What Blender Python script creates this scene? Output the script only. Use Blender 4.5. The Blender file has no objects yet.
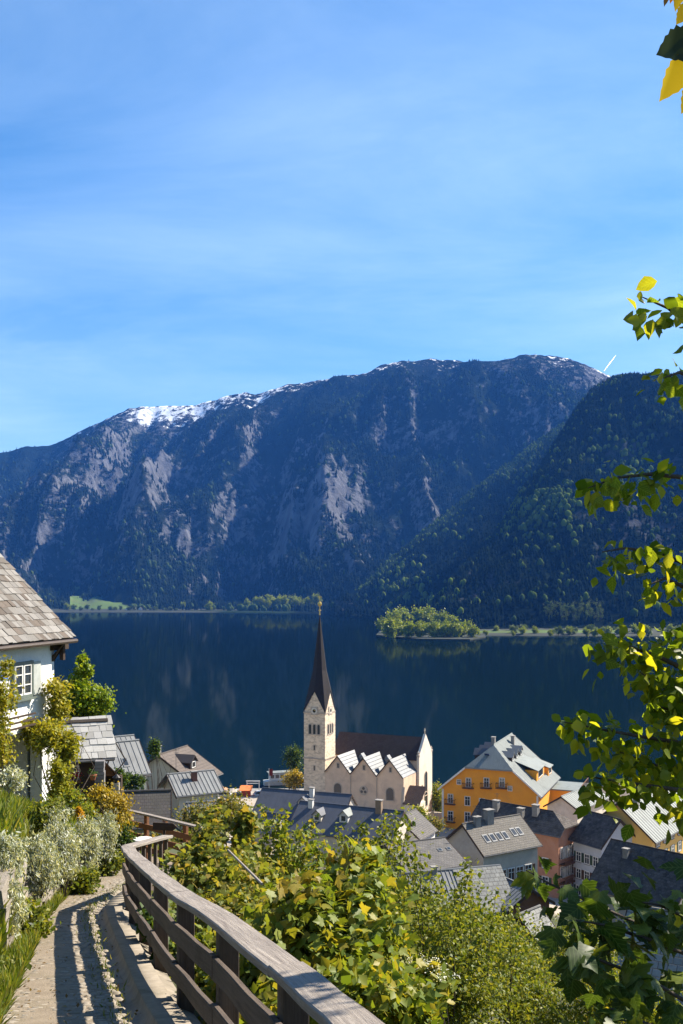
import bpy, math, random
import numpy as np
from mathutils import Vector, Matrix

random.seed(11)
rng = np.random.default_rng(11)
R = math.radians
scene = bpy.context.scene
COL = scene.collection

# ------------------------------------------------------------------ camera
F, CX, HY, CZ = 995.56, 341.5, 590.0, 52.0      # focal length in px, image centre, horizon row, eye height over the lake
cam = bpy.data.cameras.new('camera')
cam.lens = 35.0; cam.sensor_width = 36.0; cam.sensor_fit = 'AUTO'
cam.shift_y = (HY - 512.0) / 1024.0
cam.clip_start = 0.1; cam.clip_end = 60000
camo = bpy.data.objects.new('camera', cam); COL.objects.link(camo)
camo.location = (0, 0, CZ); camo.rotation_euler = (R(90), 0, 0)
scene.camera = camo

# ------------------------------------------------------------------ sky and sun
SUN_EL, SUN_AZ = R(41), R(58)                    # azimuth from +Y (view) towards +X (right)
SUN = np.array([math.cos(SUN_EL)*math.sin(SUN_AZ), math.cos(SUN_EL)*math.cos(SUN_AZ), math.sin(SUN_EL)])
world = bpy.data.worlds.new('World'); scene.world = world; world.use_nodes = True
nt = world.node_tree; nt.nodes.clear()
def wn(t, **kw):
    n = nt.nodes.new(t)
    for k, v in kw.items(): setattr(n, k, v)
    return n
sky = wn('ShaderNodeTexSky', sky_type='NISHITA', sun_disc=False)
sky.sun_elevation = SUN_EL; sky.sun_rotation = SUN_AZ
sky.altitude = 600; sky.air_density = 1.0; sky.dust_density = 0.15; sky.ozone_density = 1.5
bg = wn('ShaderNodeBackground'); bg.inputs['Strength'].default_value = 0.06
wo = wn('ShaderNodeOutputWorld')
tc = wn('ShaderNodeTexCoord')
# thin cirrus: the view direction projected on a high flat layer
sep = wn('ShaderNodeSeparateXYZ'); nt.links.new(tc.outputs['Generated'], sep.inputs[0])
mx = wn('ShaderNodeMath', operation='MAXIMUM'); nt.links.new(sep.outputs['Z'], mx.inputs[0]); mx.inputs[1].default_value = 0.03
ad = wn('ShaderNodeMath', operation='ADD'); nt.links.new(mx.outputs[0], ad.inputs[0]); ad.inputs[1].default_value = 0.12
dx = wn('ShaderNodeMath', operation='DIVIDE'); nt.links.new(sep.outputs['X'], dx.inputs[0]); nt.links.new(ad.outputs[0], dx.inputs[1])
dy = wn('ShaderNodeMath', operation='DIVIDE'); nt.links.new(sep.outputs['Y'], dy.inputs[0]); nt.links.new(ad.outputs[0], dy.inputs[1])
cb = wn('ShaderNodeCombineXYZ'); nt.links.new(dx.outputs[0], cb.inputs[0]); nt.links.new(dy.outputs[0], cb.inputs[1])
mp = wn('ShaderNodeMapping'); nt.links.new(cb.outputs[0], mp.inputs[0])
mp.inputs['Rotation'].default_value = (0, 0, R(28)); mp.inputs['Scale'].default_value = (0.7, 1.25, 1); mp.inputs['Location'].default_value = (7.7, 4.1, 0)
no = wn('ShaderNodeTexNoise'); nt.links.new(mp.outputs[0], no.inputs['Vector'])
no.inputs['Scale'].default_value = 1.3; no.inputs['Detail'].default_value = 9; no.inputs['Roughness'].default_value = 0.62; no.inputs['Distortion'].default_value = 0.35
rp = wn('ShaderNodeMapRange'); nt.links.new(no.outputs['Fac'], rp.inputs['Value'])
rp.inputs['From Min'].default_value = 0.36; rp.inputs['From Max'].default_value = 0.70; rp.inputs['To Min'].default_value = 0.34; rp.inputs['To Max'].default_value = 0.78
amass = wn('ShaderNodeMath', operation='DIVIDE'); amass.inputs[0].default_value = 0.34; nt.links.new(ad.outputs[0], amass.inputs[1])   # the veil is thicker along low sight lines
amin = wn('ShaderNodeMath', operation='MINIMUM'); nt.links.new(amass.outputs[0], amin.inputs[0]); amin.inputs[1].default_value = 1.0
bn = wn('ShaderNodeTexNoise'); nt.links.new(mp.outputs[0], bn.inputs['Vector']); bn.inputs['Scale'].default_value = 0.42; bn.inputs['Detail'].default_value = 2
br_ = wn('ShaderNodeMapRange'); nt.links.new(bn.outputs['Fac'], br_.inputs['Value']); br_.inputs['From Min'].default_value = 0.36; br_.inputs['From Max'].default_value = 0.56; br_.inputs['To Min'].default_value = 0.45; br_.inputs['To Max'].default_value = 1.0
ab_ = wn('ShaderNodeMath', operation='MULTIPLY'); nt.links.new(amin.outputs[0], ab_.inputs[0]); nt.links.new(br_.outputs[0], ab_.inputs[1])
cvl = wn('ShaderNodeMath', operation='MULTIPLY'); nt.links.new(rp.outputs[0], cvl.inputs[0]); nt.links.new(ab_.outputs[0], cvl.inputs[1])
hs = wn('ShaderNodeHueSaturation'); nt.links.new(sky.outputs[0], hs.inputs['Color']); hs.inputs['Saturation'].default_value = 1.55; hs.inputs['Hue'].default_value = 0.502
mixc = wn('ShaderNodeMix', data_type='RGBA'); nt.links.new(cvl.outputs[0], mixc.inputs['Factor'])
nt.links.new(hs.outputs[0], mixc.inputs['A']); mixc.inputs['B'].default_value = (5.6, 7.3, 9.2, 1)
nt.links.new(mixc.outputs['Result'], bg.inputs['Color']); nt.links.new(bg.outputs[0], wo.inputs[0])

sl = bpy.data.lights.new('sun', 'SUN'); sl.energy = 5.0; sl.angle = R(0.53); sl.color = (1.0, 0.90, 0.76)
so = bpy.data.objects.new('sun', sl); COL.objects.link(so)
so.rotation_euler = Vector(-SUN).to_track_quat('-Z', 'Y').to_euler(); so.location = (60, 40, 120)

scene.view_settings.view_transform = 'Standard'; scene.view_settings.look = 'None'
scene.view_settings.exposure = 1.5; scene.view_settings.gamma = 1.0
scene.view_settings.use_curve_mapping = False
cy = scene.cycles
cy.max_bounces = 6; cy.diffuse_bounces = 2; cy.glossy_bounces = 3; cy.transmission_bounces = 4; cy.volume_bounces = 0
cy.transparent_max_bounces = 6; cy.caustics_reflective = False; cy.caustics_refractive = False
cy.use_denoising = True

# ------------------------------------------------------------------ helpers
def P(px, py, Y):
    "point at depth Y along the ray of a photo pixel"
    return np.array([(px - CX)/F*Y, Y, CZ + (HY - py)/F*Y])
def PZ(px, py, z):
    "point where a pixel's ray meets height z"
    Y = (CZ - z)*F/(py - HY)
    return P(px, py, Y)
def unit(v):
    v = np.asarray(v, float); return v/np.linalg.norm(v)
def smooth(a, b, x):
    t = np.clip((np.asarray(x, float) - a)/(b - a), 0, 1); return t*t*(3 - 2*t)

_perm = rng.permutation(512)
_val = rng.random(512)
def vnoise(x, y):
    x = np.asarray(x, float); y = np.asarray(y, float)
    xi = np.floor(x).astype(int); yi = np.floor(y).astype(int)
    xf = x - xi; yf = y - yi
    u = xf*xf*xf*(xf*(xf*6-15)+10); v = yf*yf*yf*(yf*(yf*6-15)+10)
    def h(i, j): return _val[(_perm[i & 511] + j) & 511]
    return (h(xi, yi)*(1-u)+h(xi+1, yi)*u)*(1-v)+(h(xi, yi+1)*(1-u)+h(xi+1, yi+1)*u)*v
def fbm(x, y, o=5, g=0.5, l=2.03):
    s = 0; a = 1; t = 0
    for k in range(o):
        s = s + a*vnoise(x + 17.3*k, y + 9.1*k); t += a; a *= g; x = x*l; y = y*l
    return s/t
def ridged(x, y, o=5, g=0.5, l=2.1):
    s = 0; a = 1; t = 0
    for k in range(o):
        s = s + a*(1 - np.abs(2*vnoise(x + 31.7*k, y + 5.3*k) - 1)); t += a; a *= g; x = x*l; y = y*l
    return s/t

# ---- materials
MATS = {}
def newmat(name):
    m = bpy.data.materials.new(name); m.use_nodes = True
    t = m.node_tree; b = t.nodes['Principled BSDF']
    MATS[name] = m
    return m, t, b
def nd(t, ty, **kw):
    n = t.nodes.new(ty)
    for k, v in kw.items(): setattr(n, k, v)
    return n
def rgba(c): return (c[0], c[1], c[2], 1)
def mixrgb(t, fac, a, b, blend='MIX'):
    m = nd(t, 'ShaderNodeMix', data_type='RGBA', blend_type=blend)
    for s, v in (('Factor', fac), ('A', a), ('B', b)):
        i = [q for q in m.inputs if q.name == s and (q.type == ('VALUE' if s == 'Factor' else 'RGBA'))][0]
        if hasattr(v, 'links'): t.links.new(v, i)
        elif s == 'Factor': i.default_value = v
        else: i.default_value = rgba(v)
    return [q for q in m.outputs if q.type == 'RGBA'][0]
def noise(t, vec, scale, detail=5, rough=0.6, dist=0):
    n = nd(t, 'ShaderNodeTexNoise'); t.links.new(vec, n.inputs['Vector'])
    n.inputs['Scale'].default_value = scale; n.inputs['Detail'].default_value = detail
    n.inputs['Roughness'].default_value = rough; n.inputs['Distortion'].default_value = dist
    return n.outputs['Fac']
def ramp(t, val, lo, hi, a=0, b=1):
    n = nd(t, 'ShaderNodeMapRange'); t.links.new(val, n.inputs['Value'])
    n.inputs['From Min'].default_value = lo; n.inputs['From Max'].default_value = hi
    n.inputs['To Min'].default_value = a; n.inputs['To Max'].default_value = b
    return n.outputs[0]
def mapping(t, vec, scale=(1, 1, 1), rot=(0, 0, 0)):
    n = nd(t, 'ShaderNodeMapping'); t.links.new(vec, n.inputs[0]); n.inputs['Scale'].default_value = scale; n.inputs['Rotation'].default_value = rot
    return n.outputs[0]
def bump(t, b, h, strength=0.4, dist=0.02):
    n = nd(t, 'ShaderNodeBump'); n.inputs['Strength'].default_value = strength; n.inputs['Distance'].default_value = dist
    t.links.new(h, n.inputs['Height']); t.links.new(n.outputs[0], b.inputs['Normal'])

BRIGHT = ('white_render', 'cream_render', 'orange_render', 'yellow_render', 'pink_render', 'pale_blue_render', 'grey_render', 'white_paint', 'church_trim_stone', 'nave_plaster', 'facade_plaster', 'clock_face', 'gilded_metal', 'blue_canvas', 'orange_awning', 'red_paint')
KA = 0.72
def surf(name, col, col2=None, scale=2.0, rough=0.85, stain=None, stain_scale=0.35, bumpd=0.01, fine=14, spec=0.3, metal=0.0, stretch=(1, 1, 1), space='Object', perobj=0.0, stain_amt=(0.5, 0.75)):
    "plain weathered surface: two tones, larger stains, fine relief"
    m, t, b = newmat(name)
    tc = nd(t, 'ShaderNodeTexCoord')
    v = mapping(t, tc.outputs[space], stretch)
    if col2 is None: col2 = tuple(c*0.72 for c in col)
    if name not in BRIGHT and not name.startswith('wall_stone'):
        col = tuple(c*KA for c in col); col2 = tuple(c*KA for c in col2)
        if stain is not None: stain = tuple(c*KA for c in stain)
    f1 = ramp(t, noise(t, v, scale, 6), 0.32, 0.68)
    c = mixrgb(t, f1, col, col2)
    f3 = ramp(t, noise(t, v, fine, 4), 0.3, 0.75, 0, 0.35)
    c = mixrgb(t, f3, c, tuple(x*0.6 for x in col2))
    if stain is not None:
        f2 = ramp(t, noise(t, v, stain_scale, 5, 0.65, 0.4), stain_amt[0], stain_amt[1], 0, 0.9)
        c = mixrgb(t, f2, c, stain)
    if perobj > 0:
        oi = nd(t, 'ShaderNodeObjectInfo')
        f4 = ramp(t, oi.outputs['Random'], 0, 1, 1 - perobj, 1 + perobj*0.7)
        mm = nd(t, 'ShaderNodeVectorMath', operation='SCALE'); t.links.new(c, mm.inputs[0]); t.links.new(f4, mm.inputs['Scale'])
        c = mm.outputs[0]
    t.links.new(c, b.inputs['Base Color'])
    b.inputs['Roughness'].default_value = rough; b.inputs['Specular IOR Level'].default_value = spec; b.inputs['Metallic'].default_value = metal
    if bumpd > 0: bump(t, b, noise(t, v, fine*1.7, 6), 0.6, bumpd)
    return m

def leafmat(name, c1, c2, c3=None, trans=0.4, rough=0.5, spec=0.35, perobj=False, k=0.76):
    "leaf: tint attribute (or object random) picks between colours; light passes through the blade"
    c1 = tuple(x*k for x in c1); c2 = tuple(x*k for x in c2); c3 = tuple(x*k for x in c3) if c3 is not None else None
    m, t, b = newmat(name)
    if perobj:
        oi = nd(t, 'ShaderNodeObjectInfo'); f = oi.outputs['Random']
    else:
        at = nd(t, 'ShaderNodeAttribute', attribute_name='tint'); f = at.outputs['Fac']
    c = mixrgb(t, ramp(t, f, 0, 0.6), c1, c2)
    if c3 is not None: c = mixrgb(t, ramp(t, f, 0.62, 0.95), c, c3)
    if perobj:
        tcl = nd(t, 'ShaderNodeTexCoord'); c = mixrgb(t, ramp(t, noise(t, tcl.outputs['Object'], 2.2, 4, 0.6), 0.35, 0.7, 0, 0.45), c, tuple(x*0.45 for x in c1))
        sx = nd(t, 'ShaderNodeSeparateXYZ'); t.links.new(tcl.outputs['Object'], sx.inputs[0])
        ab = nd(t, 'ShaderNodeMath', operation='ABSOLUTE'); t.links.new(sx.outputs['X'], ab.inputs[0])
        ml = nd(t, 'ShaderNodeMath', operation='MULTIPLY_ADD'); t.links.new(ab.outputs[0], ml.inputs[0]); ml.inputs[1].default_value = -0.95; t.links.new(sx.outputs['Y'], ml.inputs[2])
        pp = nd(t, 'ShaderNodeMath', operation='PINGPONG'); t.links.new(ml.outputs[0], pp.inputs[0]); pp.inputs[1].default_value = 0.09
        mn = nd(t, 'ShaderNodeMath', operation='MINIMUM'); t.links.new(pp.outputs[0], mn.inputs[0]); t.links.new(ab.outputs[0], mn.inputs[1])
        c = mixrgb(t, ramp(t, mn.outputs[0], 0.006, 0.022, 0.55, 0.0), c, tuple(min(1, x*1.5 + .03) for x in c2))
    t.links.new(c, b.inputs['Base Color'])
    b.inputs['Roughness'].default_value = rough; b.inputs['Specular IOR Level'].default_value = spec*0.6
    tr = nd(t, 'ShaderNodeBsdfTranslucent')
    g = nd(t, 'ShaderNodeVectorMath', operation='MULTIPLY'); t.links.new(c, g.inputs[0]); g.inputs[1].default_value = (1.7, 1.5, 0.55)
    t.links.new(g.outputs[0], tr.inputs['Color'])
    ms = nd(t, 'ShaderNodeMixShader'); ms.inputs[0].default_value = trans
    t.links.new(b.outputs[0], ms.inputs[1]); t.links.new(tr.outputs[0], ms.inputs[2])
    t.links.new(ms.outputs[0], t.nodes['Material Output'].inputs['Surface'])
    return m

# ---- objects
def tag(o, label=None, cat=None, group=None, kind=None):
    if label: o['label'] = label
    if cat: o['category'] = cat
    if group: o['group'] = group
    if kind: o['kind'] = kind
    return o
def empty(name, loc, label, cat, group=None):
    o = bpy.data.objects.new(name, None); COL.objects.link(o); o.location = tuple(float(c) for c in loc)
    o.empty_display_size = 0.3
    return tag(o, label, cat, group)
def wloc(o):
    v = Vector((0, 0, 0))
    while o is not None: v += o.location; o = o.parent
    return v
def link(name, me, m, parent=None, loc=None):
    o = bpy.data.objects.new(name, me); COL.objects.link(o)
    if m is not None and not me.materials: me.materials.append(m)
    if parent is not None: o.parent = parent
    if loc is not None: o.location = loc
    return o

class MB:
    "collects shapes; build() links them as ONE mesh object"
    def __init__(s): s.v = []; s.f = []; s.uv = []
    def add(s, verts, faces, uvs=None):
        n = len(s.v); s.v.extend([tuple(map(float, p)) for p in verts])
        for k, fc in enumerate(faces):
            s.f.append(tuple(n + i for i in fc))
            s.uv.append(uvs[k] if uvs is not None else [(0, 0)]*len(fc))
        return s
    def box(s, o, a, b, c):
        o, a, b, c = (np.asarray(q, float) for q in (o, a, b, c))
        if np.dot(np.cross(a, b), c) < 0: a, b = b, a
        p = [o, o+a, o+a+b, o+b, o+c, o+a+c, o+a+b+c, o+b+c]
        return s.add(p, [(3, 2, 1, 0), (4, 5, 6, 7), (0, 1, 5, 4), (1, 2, 6, 5), (2, 3, 7, 6), (3, 0, 4, 7)])
    def cbox(s, c, a, b, d):
        "box by centre and full edge vectors"
        c, a, b, d = (np.asarray(q, float) for q in (c, a, b, d))
        return s.box(c - a/2 - b/2 - d/2, a, b, d)
    def prism(s, poly, ext, uvf=None):
        "polygon (3-D points, any plane) extruded by vector ext"
        poly = [np.asarray(p, float) for p in poly]; ext = np.asarray(ext, float); n = len(poly)
        nr = sum((np.cross(poly[i]-poly[0], poly[(i+1) % n]-poly[0]) for i in range(n)), np.zeros(3))
        if np.dot(nr, ext) > 0: poly = poly[::-1]
        top = poly; bot = [p+ext for p in poly]
        fs = [tuple(range(n)), tuple(range(2*n-1, n-1, -1))]
        for i in range(n): fs.append((i, i+n, (i+1) % n + n, (i+1) % n))
        uvs = None
        if uvf is not None:
            allp = top+bot; uvs = [[uvf(allp[i]) for i in fc] for fc in fs]
        return s.add(top+bot, fs, uvs)
    def tube(s, pts, rad, n=6, cap=True):
        pts = [np.asarray(p, float) for p in pts]
        if np.isscalar(rad): rad = [rad]*len(pts)
        rings = []; prev = None
        for i, p in enumerate(pts):
            d = unit(pts[min(i+1, len(pts)-1)] - pts[max(i-1, 0)])
            up = np.array([0, 0, 1.0]) if abs(d[2]) < 0.9 else np.array([1.0, 0, 0])
            if prev is not None: up = prev
            x = np.cross(up, d); x = x/max(1e-9, np.linalg.norm(x)); y = np.cross(d, x); prev = y
            rings.append([p + rad[i]*(math.cos(2*math.pi*k/n)*x + math.sin(2*math.pi*k/n)*y) for k in range(n)])
        vs = [q for r in rings for q in r]; fs = []
        for i in range(len(pts)-1):
            for k in range(n):
                a = i*n+k; b = i*n+(k+1) % n
                fs.append((a, b, b+n, a+n))
        if cap: fs.append(tuple(range(n-1, -1, -1))); fs.append(tuple((len(pts)-1)*n+k for k in range(n)))
        return s.add(vs, fs)
    def lathe(s, c, prof, n=12):
        "profile [(radius, z)] turned about a vertical axis at c"
        c = np.asarray(c, float); vs = []; fs = []
        for r_, z in prof:
            for k in range(n):
                a = 2*math.pi*k/n; vs.append(c + np.array([r_*math.cos(a), r_*math.sin(a), z]))
        for i in range(len(prof)-1):
            for k in range(n):
                a = i*n+k; b = i*n+(k+1) % n; fs.append((a, b, b+n, a+n))
        fs.append(tuple(range(n-1, -1, -1))); fs.append(tuple((len(prof)-1)*n+k for k in range(n)))
        return s.add(vs, fs)
    def build(s, name, m, parent=None, smooth_=False, origin=None):
        me = bpy.data.meshes.new(name)
        off = np.array(wloc(parent)) if parent is not None else (np.zeros(3) if origin is None else np.asarray(origin, float))
        me.from_pydata([tuple(np.array(p)-off) for p in s.v], [], s.f)
        if any(any(c != (0, 0) for c in u) for u in s.uv):
            ul = me.uv_layers.new(name='UVMap'); flat = [c for u in s.uv for xy in u for c in xy]
            ul.data.foreach_set('uv', flat)
        if smooth_: me.polygons.foreach_set('use_smooth', [True]*len(me.polygons))
        me.update()
        o = link(name, me, m, parent)
        if parent is None and origin is not None: o.location = tuple(origin)
        return o

def npmesh(name, V, Fq, m, parent=None, attrs=None, smooth_=False, tri=False):
    "fast mesh from arrays: V (n,3), Fq (k,3|4)"
    V = np.asarray(V, np.float32)
    if parent is not None: V = V - np.array(wloc(parent), np.float32)
    Fq = np.asarray(Fq, np.int32); k, c = Fq.shape
    me = bpy.data.meshes.new(name)
    me.vertices.add(len(V)); me.vertices.foreach_set('co', V.ravel())
    me.loops.add(k*c); me.loops.foreach_set('vertex_index', Fq.ravel())
    me.polygons.add(k); me.polygons.foreach_set('loop_start', np.arange(0, k*c, c, dtype=np.int32))
    me.polygons.foreach_set('loop_total', np.full(k, c, np.int32))
    if smooth_: me.polygons.foreach_set('use_smooth', np.ones(k, bool))
    me.update(calc_edges=True)
    for an, arr in (attrs or {}).items():
        a = me.attributes.new(an, 'FLOAT', 'POINT'); a.data.foreach_set('value', np.asarray(arr, np.float32))
    return link(name, me, m, parent)

# ---- leaves
LEAF_QUAD = (np.array([[0, 0, 0], [.34, .45, .07], [0, 1, -.05], [-.34, .45, .07]]), np.array([[0, 1, 2], [0, 2, 3]]))
LEAF_OV = (np.array([[0, 0, 0], [.25, .2, .05], [.38, .5, .08], [.2, .82, .04], [0, 1.08, -.06], [-.2, .82, .04], [-.38, .5, .08], [-.25, .2, .05], [0, .5, 0]]),
           np.array([[0, 1, 8], [1, 2, 8], [2, 3, 8], [3, 4, 8], [4, 5, 8], [5, 6, 8], [6, 7, 8], [7, 0, 8]]))
_mp = [(0, 0), (.12, -.07), (.40, -.02), (.34, .13), (.50, .24), (.64, .47), (.46, .49), (.36, .56), (.25, .52), (.30, .68), (.20, .76), (.12, .90), (0, 1.08)]
_mo = _mp + [(-x, y) for x, y in _mp[-2:0:-1]]
LEAF_MAPLE = (np.array([[x, y, 0.16*abs(x) - 0.30*(x*x + max(0, y-.3)**2)] for i, (x, y) in enumerate(_mo)] + [[0, .3, 0.0]]),
              np.array([[i, (i+1) % len(_mo), len(_mo)] for i in range(len(_mo))]))
BLADE = (np.array([[-.04, 0, 0], [.04, 0, 0], [.03, .55, .06], [0, 1, .22], [-.03, .55, .06]]), np.array([[0, 1, 2], [0, 2, 4], [4, 2, 3]]))
def frames(axis, nrm):
    y = axis/np.linalg.norm(axis, axis=1, keepdims=True)
    x = np.cross(y, nrm); x /= np.maximum(1e-6, np.linalg.norm(x, axis=1, keepdims=True))
    z = np.cross(x, y)
    return x, y, z
def leaves(pos, size, base=LEAF_QUAD, axis=None, nrm=None, droop=0.3, upn=0.6, g=None, tint=None):
    "arrays of a joined leaf mesh"
    g = g or rng
    n = len(pos)
    if axis is None: axis = g.normal(size=(n, 3)); axis[:, 2] -= droop
    if nrm is None: nrm = g.normal(size=(n, 3)); nrm[:, 2] += upn*2
    x, y, z = frames(axis, nrm)
    size = np.broadcast_to(np.asarray(size, float), (n,))[:, None, None]
    bv, bf = base
    V = pos[:, None, :] + size*(bv[None, :, 0:1]*x[:, None, :] + bv[None, :, 1:2]*y[:, None, :] + bv[None, :, 2:3]*z[:, None, :])
    Fc = bf[None] + (np.arange(n)*len(bv))[:, None, None]
    if tint is None: tint = g.random(n)
    return V.reshape(-1, 3), Fc.reshape(-1, 3), np.repeat(tint, len(bv))
def cat(meshes):
    Vs, Fs, Ts = [], [], []; n = 0
    for V, Fc, T in meshes:
        Vs.append(V); Fs.append(Fc+n); Ts.append(T); n += len(V)
    return np.concatenate(Vs), np.concatenate(Fs), np.concatenate(Ts)
# ================================================================== the setting
# ---- lake
m, t, b = newmat('lake_water')
tc_ = nd(t, 'ShaderNodeTexCoord'); v = mapping(t, tc_.outputs['Object'], (1, 0.45, 1))
b.inputs['Base Color'].default_value = (0.002, 0.008, 0.012, 1); b.inputs['IOR'].default_value = 1.33
b.inputs['Specular IOR Level'].default_value = 0.27
t.links.new(ramp(t, noise(t, mapping(t, tc_.outputs['Object'], (0.004, 0.0016, 1)), 1.0, 4, 0.6), 0.35, 0.7, 0.03, 0.08), b.inputs['Roughness'])
h1 = noise(t, v, 0.55, 4, 0.55); h2 = noise(t, v, 0.09, 3, 0.5)
mm = nd(t, 'ShaderNodeMath', operation='ADD'); t.links.new(h1, mm.inputs[0]); t.links.new(h2, mm.inputs[1])
bump(t, b, mm.outputs[0], 0.16, 0.035)
gl = nd(t, 'ShaderNodeBsdfGlossy'); gl.inputs['Color'].default_value = (0.30, 0.33, 0.33, 1); t.links.new(b.inputs['Roughness'].links[0].from_socket, gl.inputs['Roughness']); t.links.new(b.inputs['Normal'].links[0].from_socket, gl.inputs['Normal'])
df = nd(t, 'ShaderNodeBsdfDiffuse'); df.inputs['Color'].default_value = (0.003, 0.011, 0.014, 1)
fr = nd(t, 'ShaderNodeFresnel'); fr.inputs['IOR'].default_value = 1.33
ms = nd(t, 'ShaderNodeMixShader'); t.links.new(fr.outputs[0], ms.inputs[0]); t.links.new(df.outputs[0], ms.inputs[1]); t.links.new(gl.outputs[0], ms.inputs[2])
t.links.new(ms.outputs[0], t.nodes['Material Output'].inputs['Surface'])
mb = MB(); mb.add([(-9000, -400, 0), (9000, -400, 0), (9000, 9000, 0), (-9000, 9000, 0)], [(0, 1, 2, 3)])
tag(mb.build('lake', m), kind='structure')

# ---- mountains: fans of real slopes, ridge height from the photo's skyline at the ridge's distance
def mountain_mat(name, forest, forest2, rock, rock2, spring):
    m, t, b = newmat(name)
    tc_ = nd(t, 'ShaderNodeTexCoord'); v = tc_.outputs['Object']
    def at(n): return nd(t, 'ShaderNodeAttribute', attribute_name=n).outputs['Fac']
    fc = mixrgb(t, ramp(t, noise(t, v, 0.02, 6, 0.7), 0.35, 0.65), forest, forest2)
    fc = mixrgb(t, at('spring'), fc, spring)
    rc = mixrgb(t, ramp(t, noise(t, mapping(t, v, (1, 1, 0.35)), 0.03, 8, 0.72), 0.35, 0.65), rock, rock2)
    def jit(a, sc, amp):
        q = nd(t, 'ShaderNodeMath', operation='ADD'); t.links.new(a, q.inputs[0])
        t.links.new(ramp(t, noise(t, v, sc, 6, 0.75), 0.25, 0.75, -amp, amp), q.inputs[1]); return q.outputs[0]
    c = mixrgb(t, ramp(t, jit(at('rock'), 0.035, 0.45), 0.42, 0.62), fc, rc)
    c = mixrgb(t, ramp(t, jit(at('snow'), 0.03, 0.5), 0.5, 0.62), c, (0.82, 0.85, 0.88))
    t.links.new(c, b.inputs['Base Color']); b.inputs['Roughness'].default_value = 1.0; b.inputs['Specular IOR Level'].default_value = 0.0
    bump(t, b, noise(t, v, 0.06, 8, 0.75), 1.0, 9.0)
    return m

def fan(name, px, S, Rd, ridge_py, nrow, prof, gully, gsc, rough_amp, m, back=1.25, zfoot=1.0, rockf=None, snowf=None, spring_litf=None, seed=0.0):
    "height field on rays; returns arrays for planting trees"
    a = (px - CX)/F
    tt = np.concatenate([np.linspace(0, 1, nrow), np.linspace(1, back, nrow//8)[1:]])
    T, A = np.meshgrid(tt, a, indexing='ij')
    Sg = np.broadcast_to(S, T.shape); Rg = np.broadcast_to(Rd, T.shape)
    ZR = CZ + (HY - ridge_py)/F*Rd
    Y = Sg + (Rg - Sg)*T; X = A*Y
    Zr = np.broadcast_to(ZR, T.shape)
    tcl = np.clip(T, 0, 1)
    base = prof(tcl)
    Z = zfoot + (Zr - zfoot)*base
    Z = np.where(T > 1, Zr - (T - 1)*(Rg - Sg)*0.45, Z)
    env = np.sin(np.pi*np.clip(tcl, 0, 1)**0.9)**0.8*0.9*smooth(0.04, 0.22, T)
    wx = X/gsc + 0.8*(fbm(X/gsc/1.7 + seed, Y/gsc/1.7, 3) - .5) + seed
    gl = ridged(wx, Y/gsc*0.32 + seed*2, 5, 0.52)
    Z = Z + env*gully*(gl - 0.62)*2.0
    gl2 = ridged(X/gsc*3.1 + 0.6*fbm(X/gsc*1.3, Y/gsc, 3) + seed*3, Y/gsc*0.8, 4, 0.5)
    Z = Z + env*gully*0.34*(gl2 - 0.62)*2.0
    Z = Z + rough_amp*(fbm(X/140 + seed, Y/140, 6, 0.6) - .5)*np.clip(tcl*4, 0, 1)*np.where(T > 0.93, 0.35, 1.0)*2
    # cliff bands
    st = fbm(X/500 + 3 + seed, Y/900, 3)
    cl = smooth(0.34, 0.40, T + 0.12*(st-.5)) + smooth(0.62, 0.67, T + 0.16*(st-.5))
    Z = Z + env*gully*0.35*(cl - (smooth(0.2, 0.8, T)*2))
    Z = np.maximum(Z, np.where(T > 0.01, zfoot + 2, -3.0))
    Z[0] = -4
    V = np.stack([X, Y, Z], -1)
    gx = np.gradient(V, axis=1); gy = np.gradient(V, axis=0)
    N = np.cross(gx, gy); N /= np.maximum(1e-9, np.linalg.norm(N, axis=-1, keepdims=True))
    N *= np.sign(N[..., 2:3] + 1e-9)
    steep = 1 - N[..., 2]
    nr, nc = T.shape
    rock = rockf(T, X, Y, Z, steep, gl) if rockf else np.zeros_like(T)
    snow = snowf(T, X, Y, Z, steep, gl) if snowf else np.zeros_like(T)
    spr = spring_litf(T, X, Y, Z, steep, gl) if spring_litf else np.zeros_like(T)
    idx = np.arange(nr*nc).reshape(nr, nc)
    Fq = np.stack([idx[:-1, :-1], idx[:-1, 1:], idx[1:, 1:], idx[1:, :-1]], -1).reshape(-1, 4)
    o = npmesh(name, V.reshape(-1, 3), Fq, m, None, {'rock': rock.ravel(), 'snow': snow.ravel(), 'spring': spr.ravel()}, smooth_=True)
    tag(o, kind='structure')
    return dict(V=V, T=T, steep=steep, rock=rock, snow=snow, spring=spr, nrow=nrow, px=px)

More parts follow.
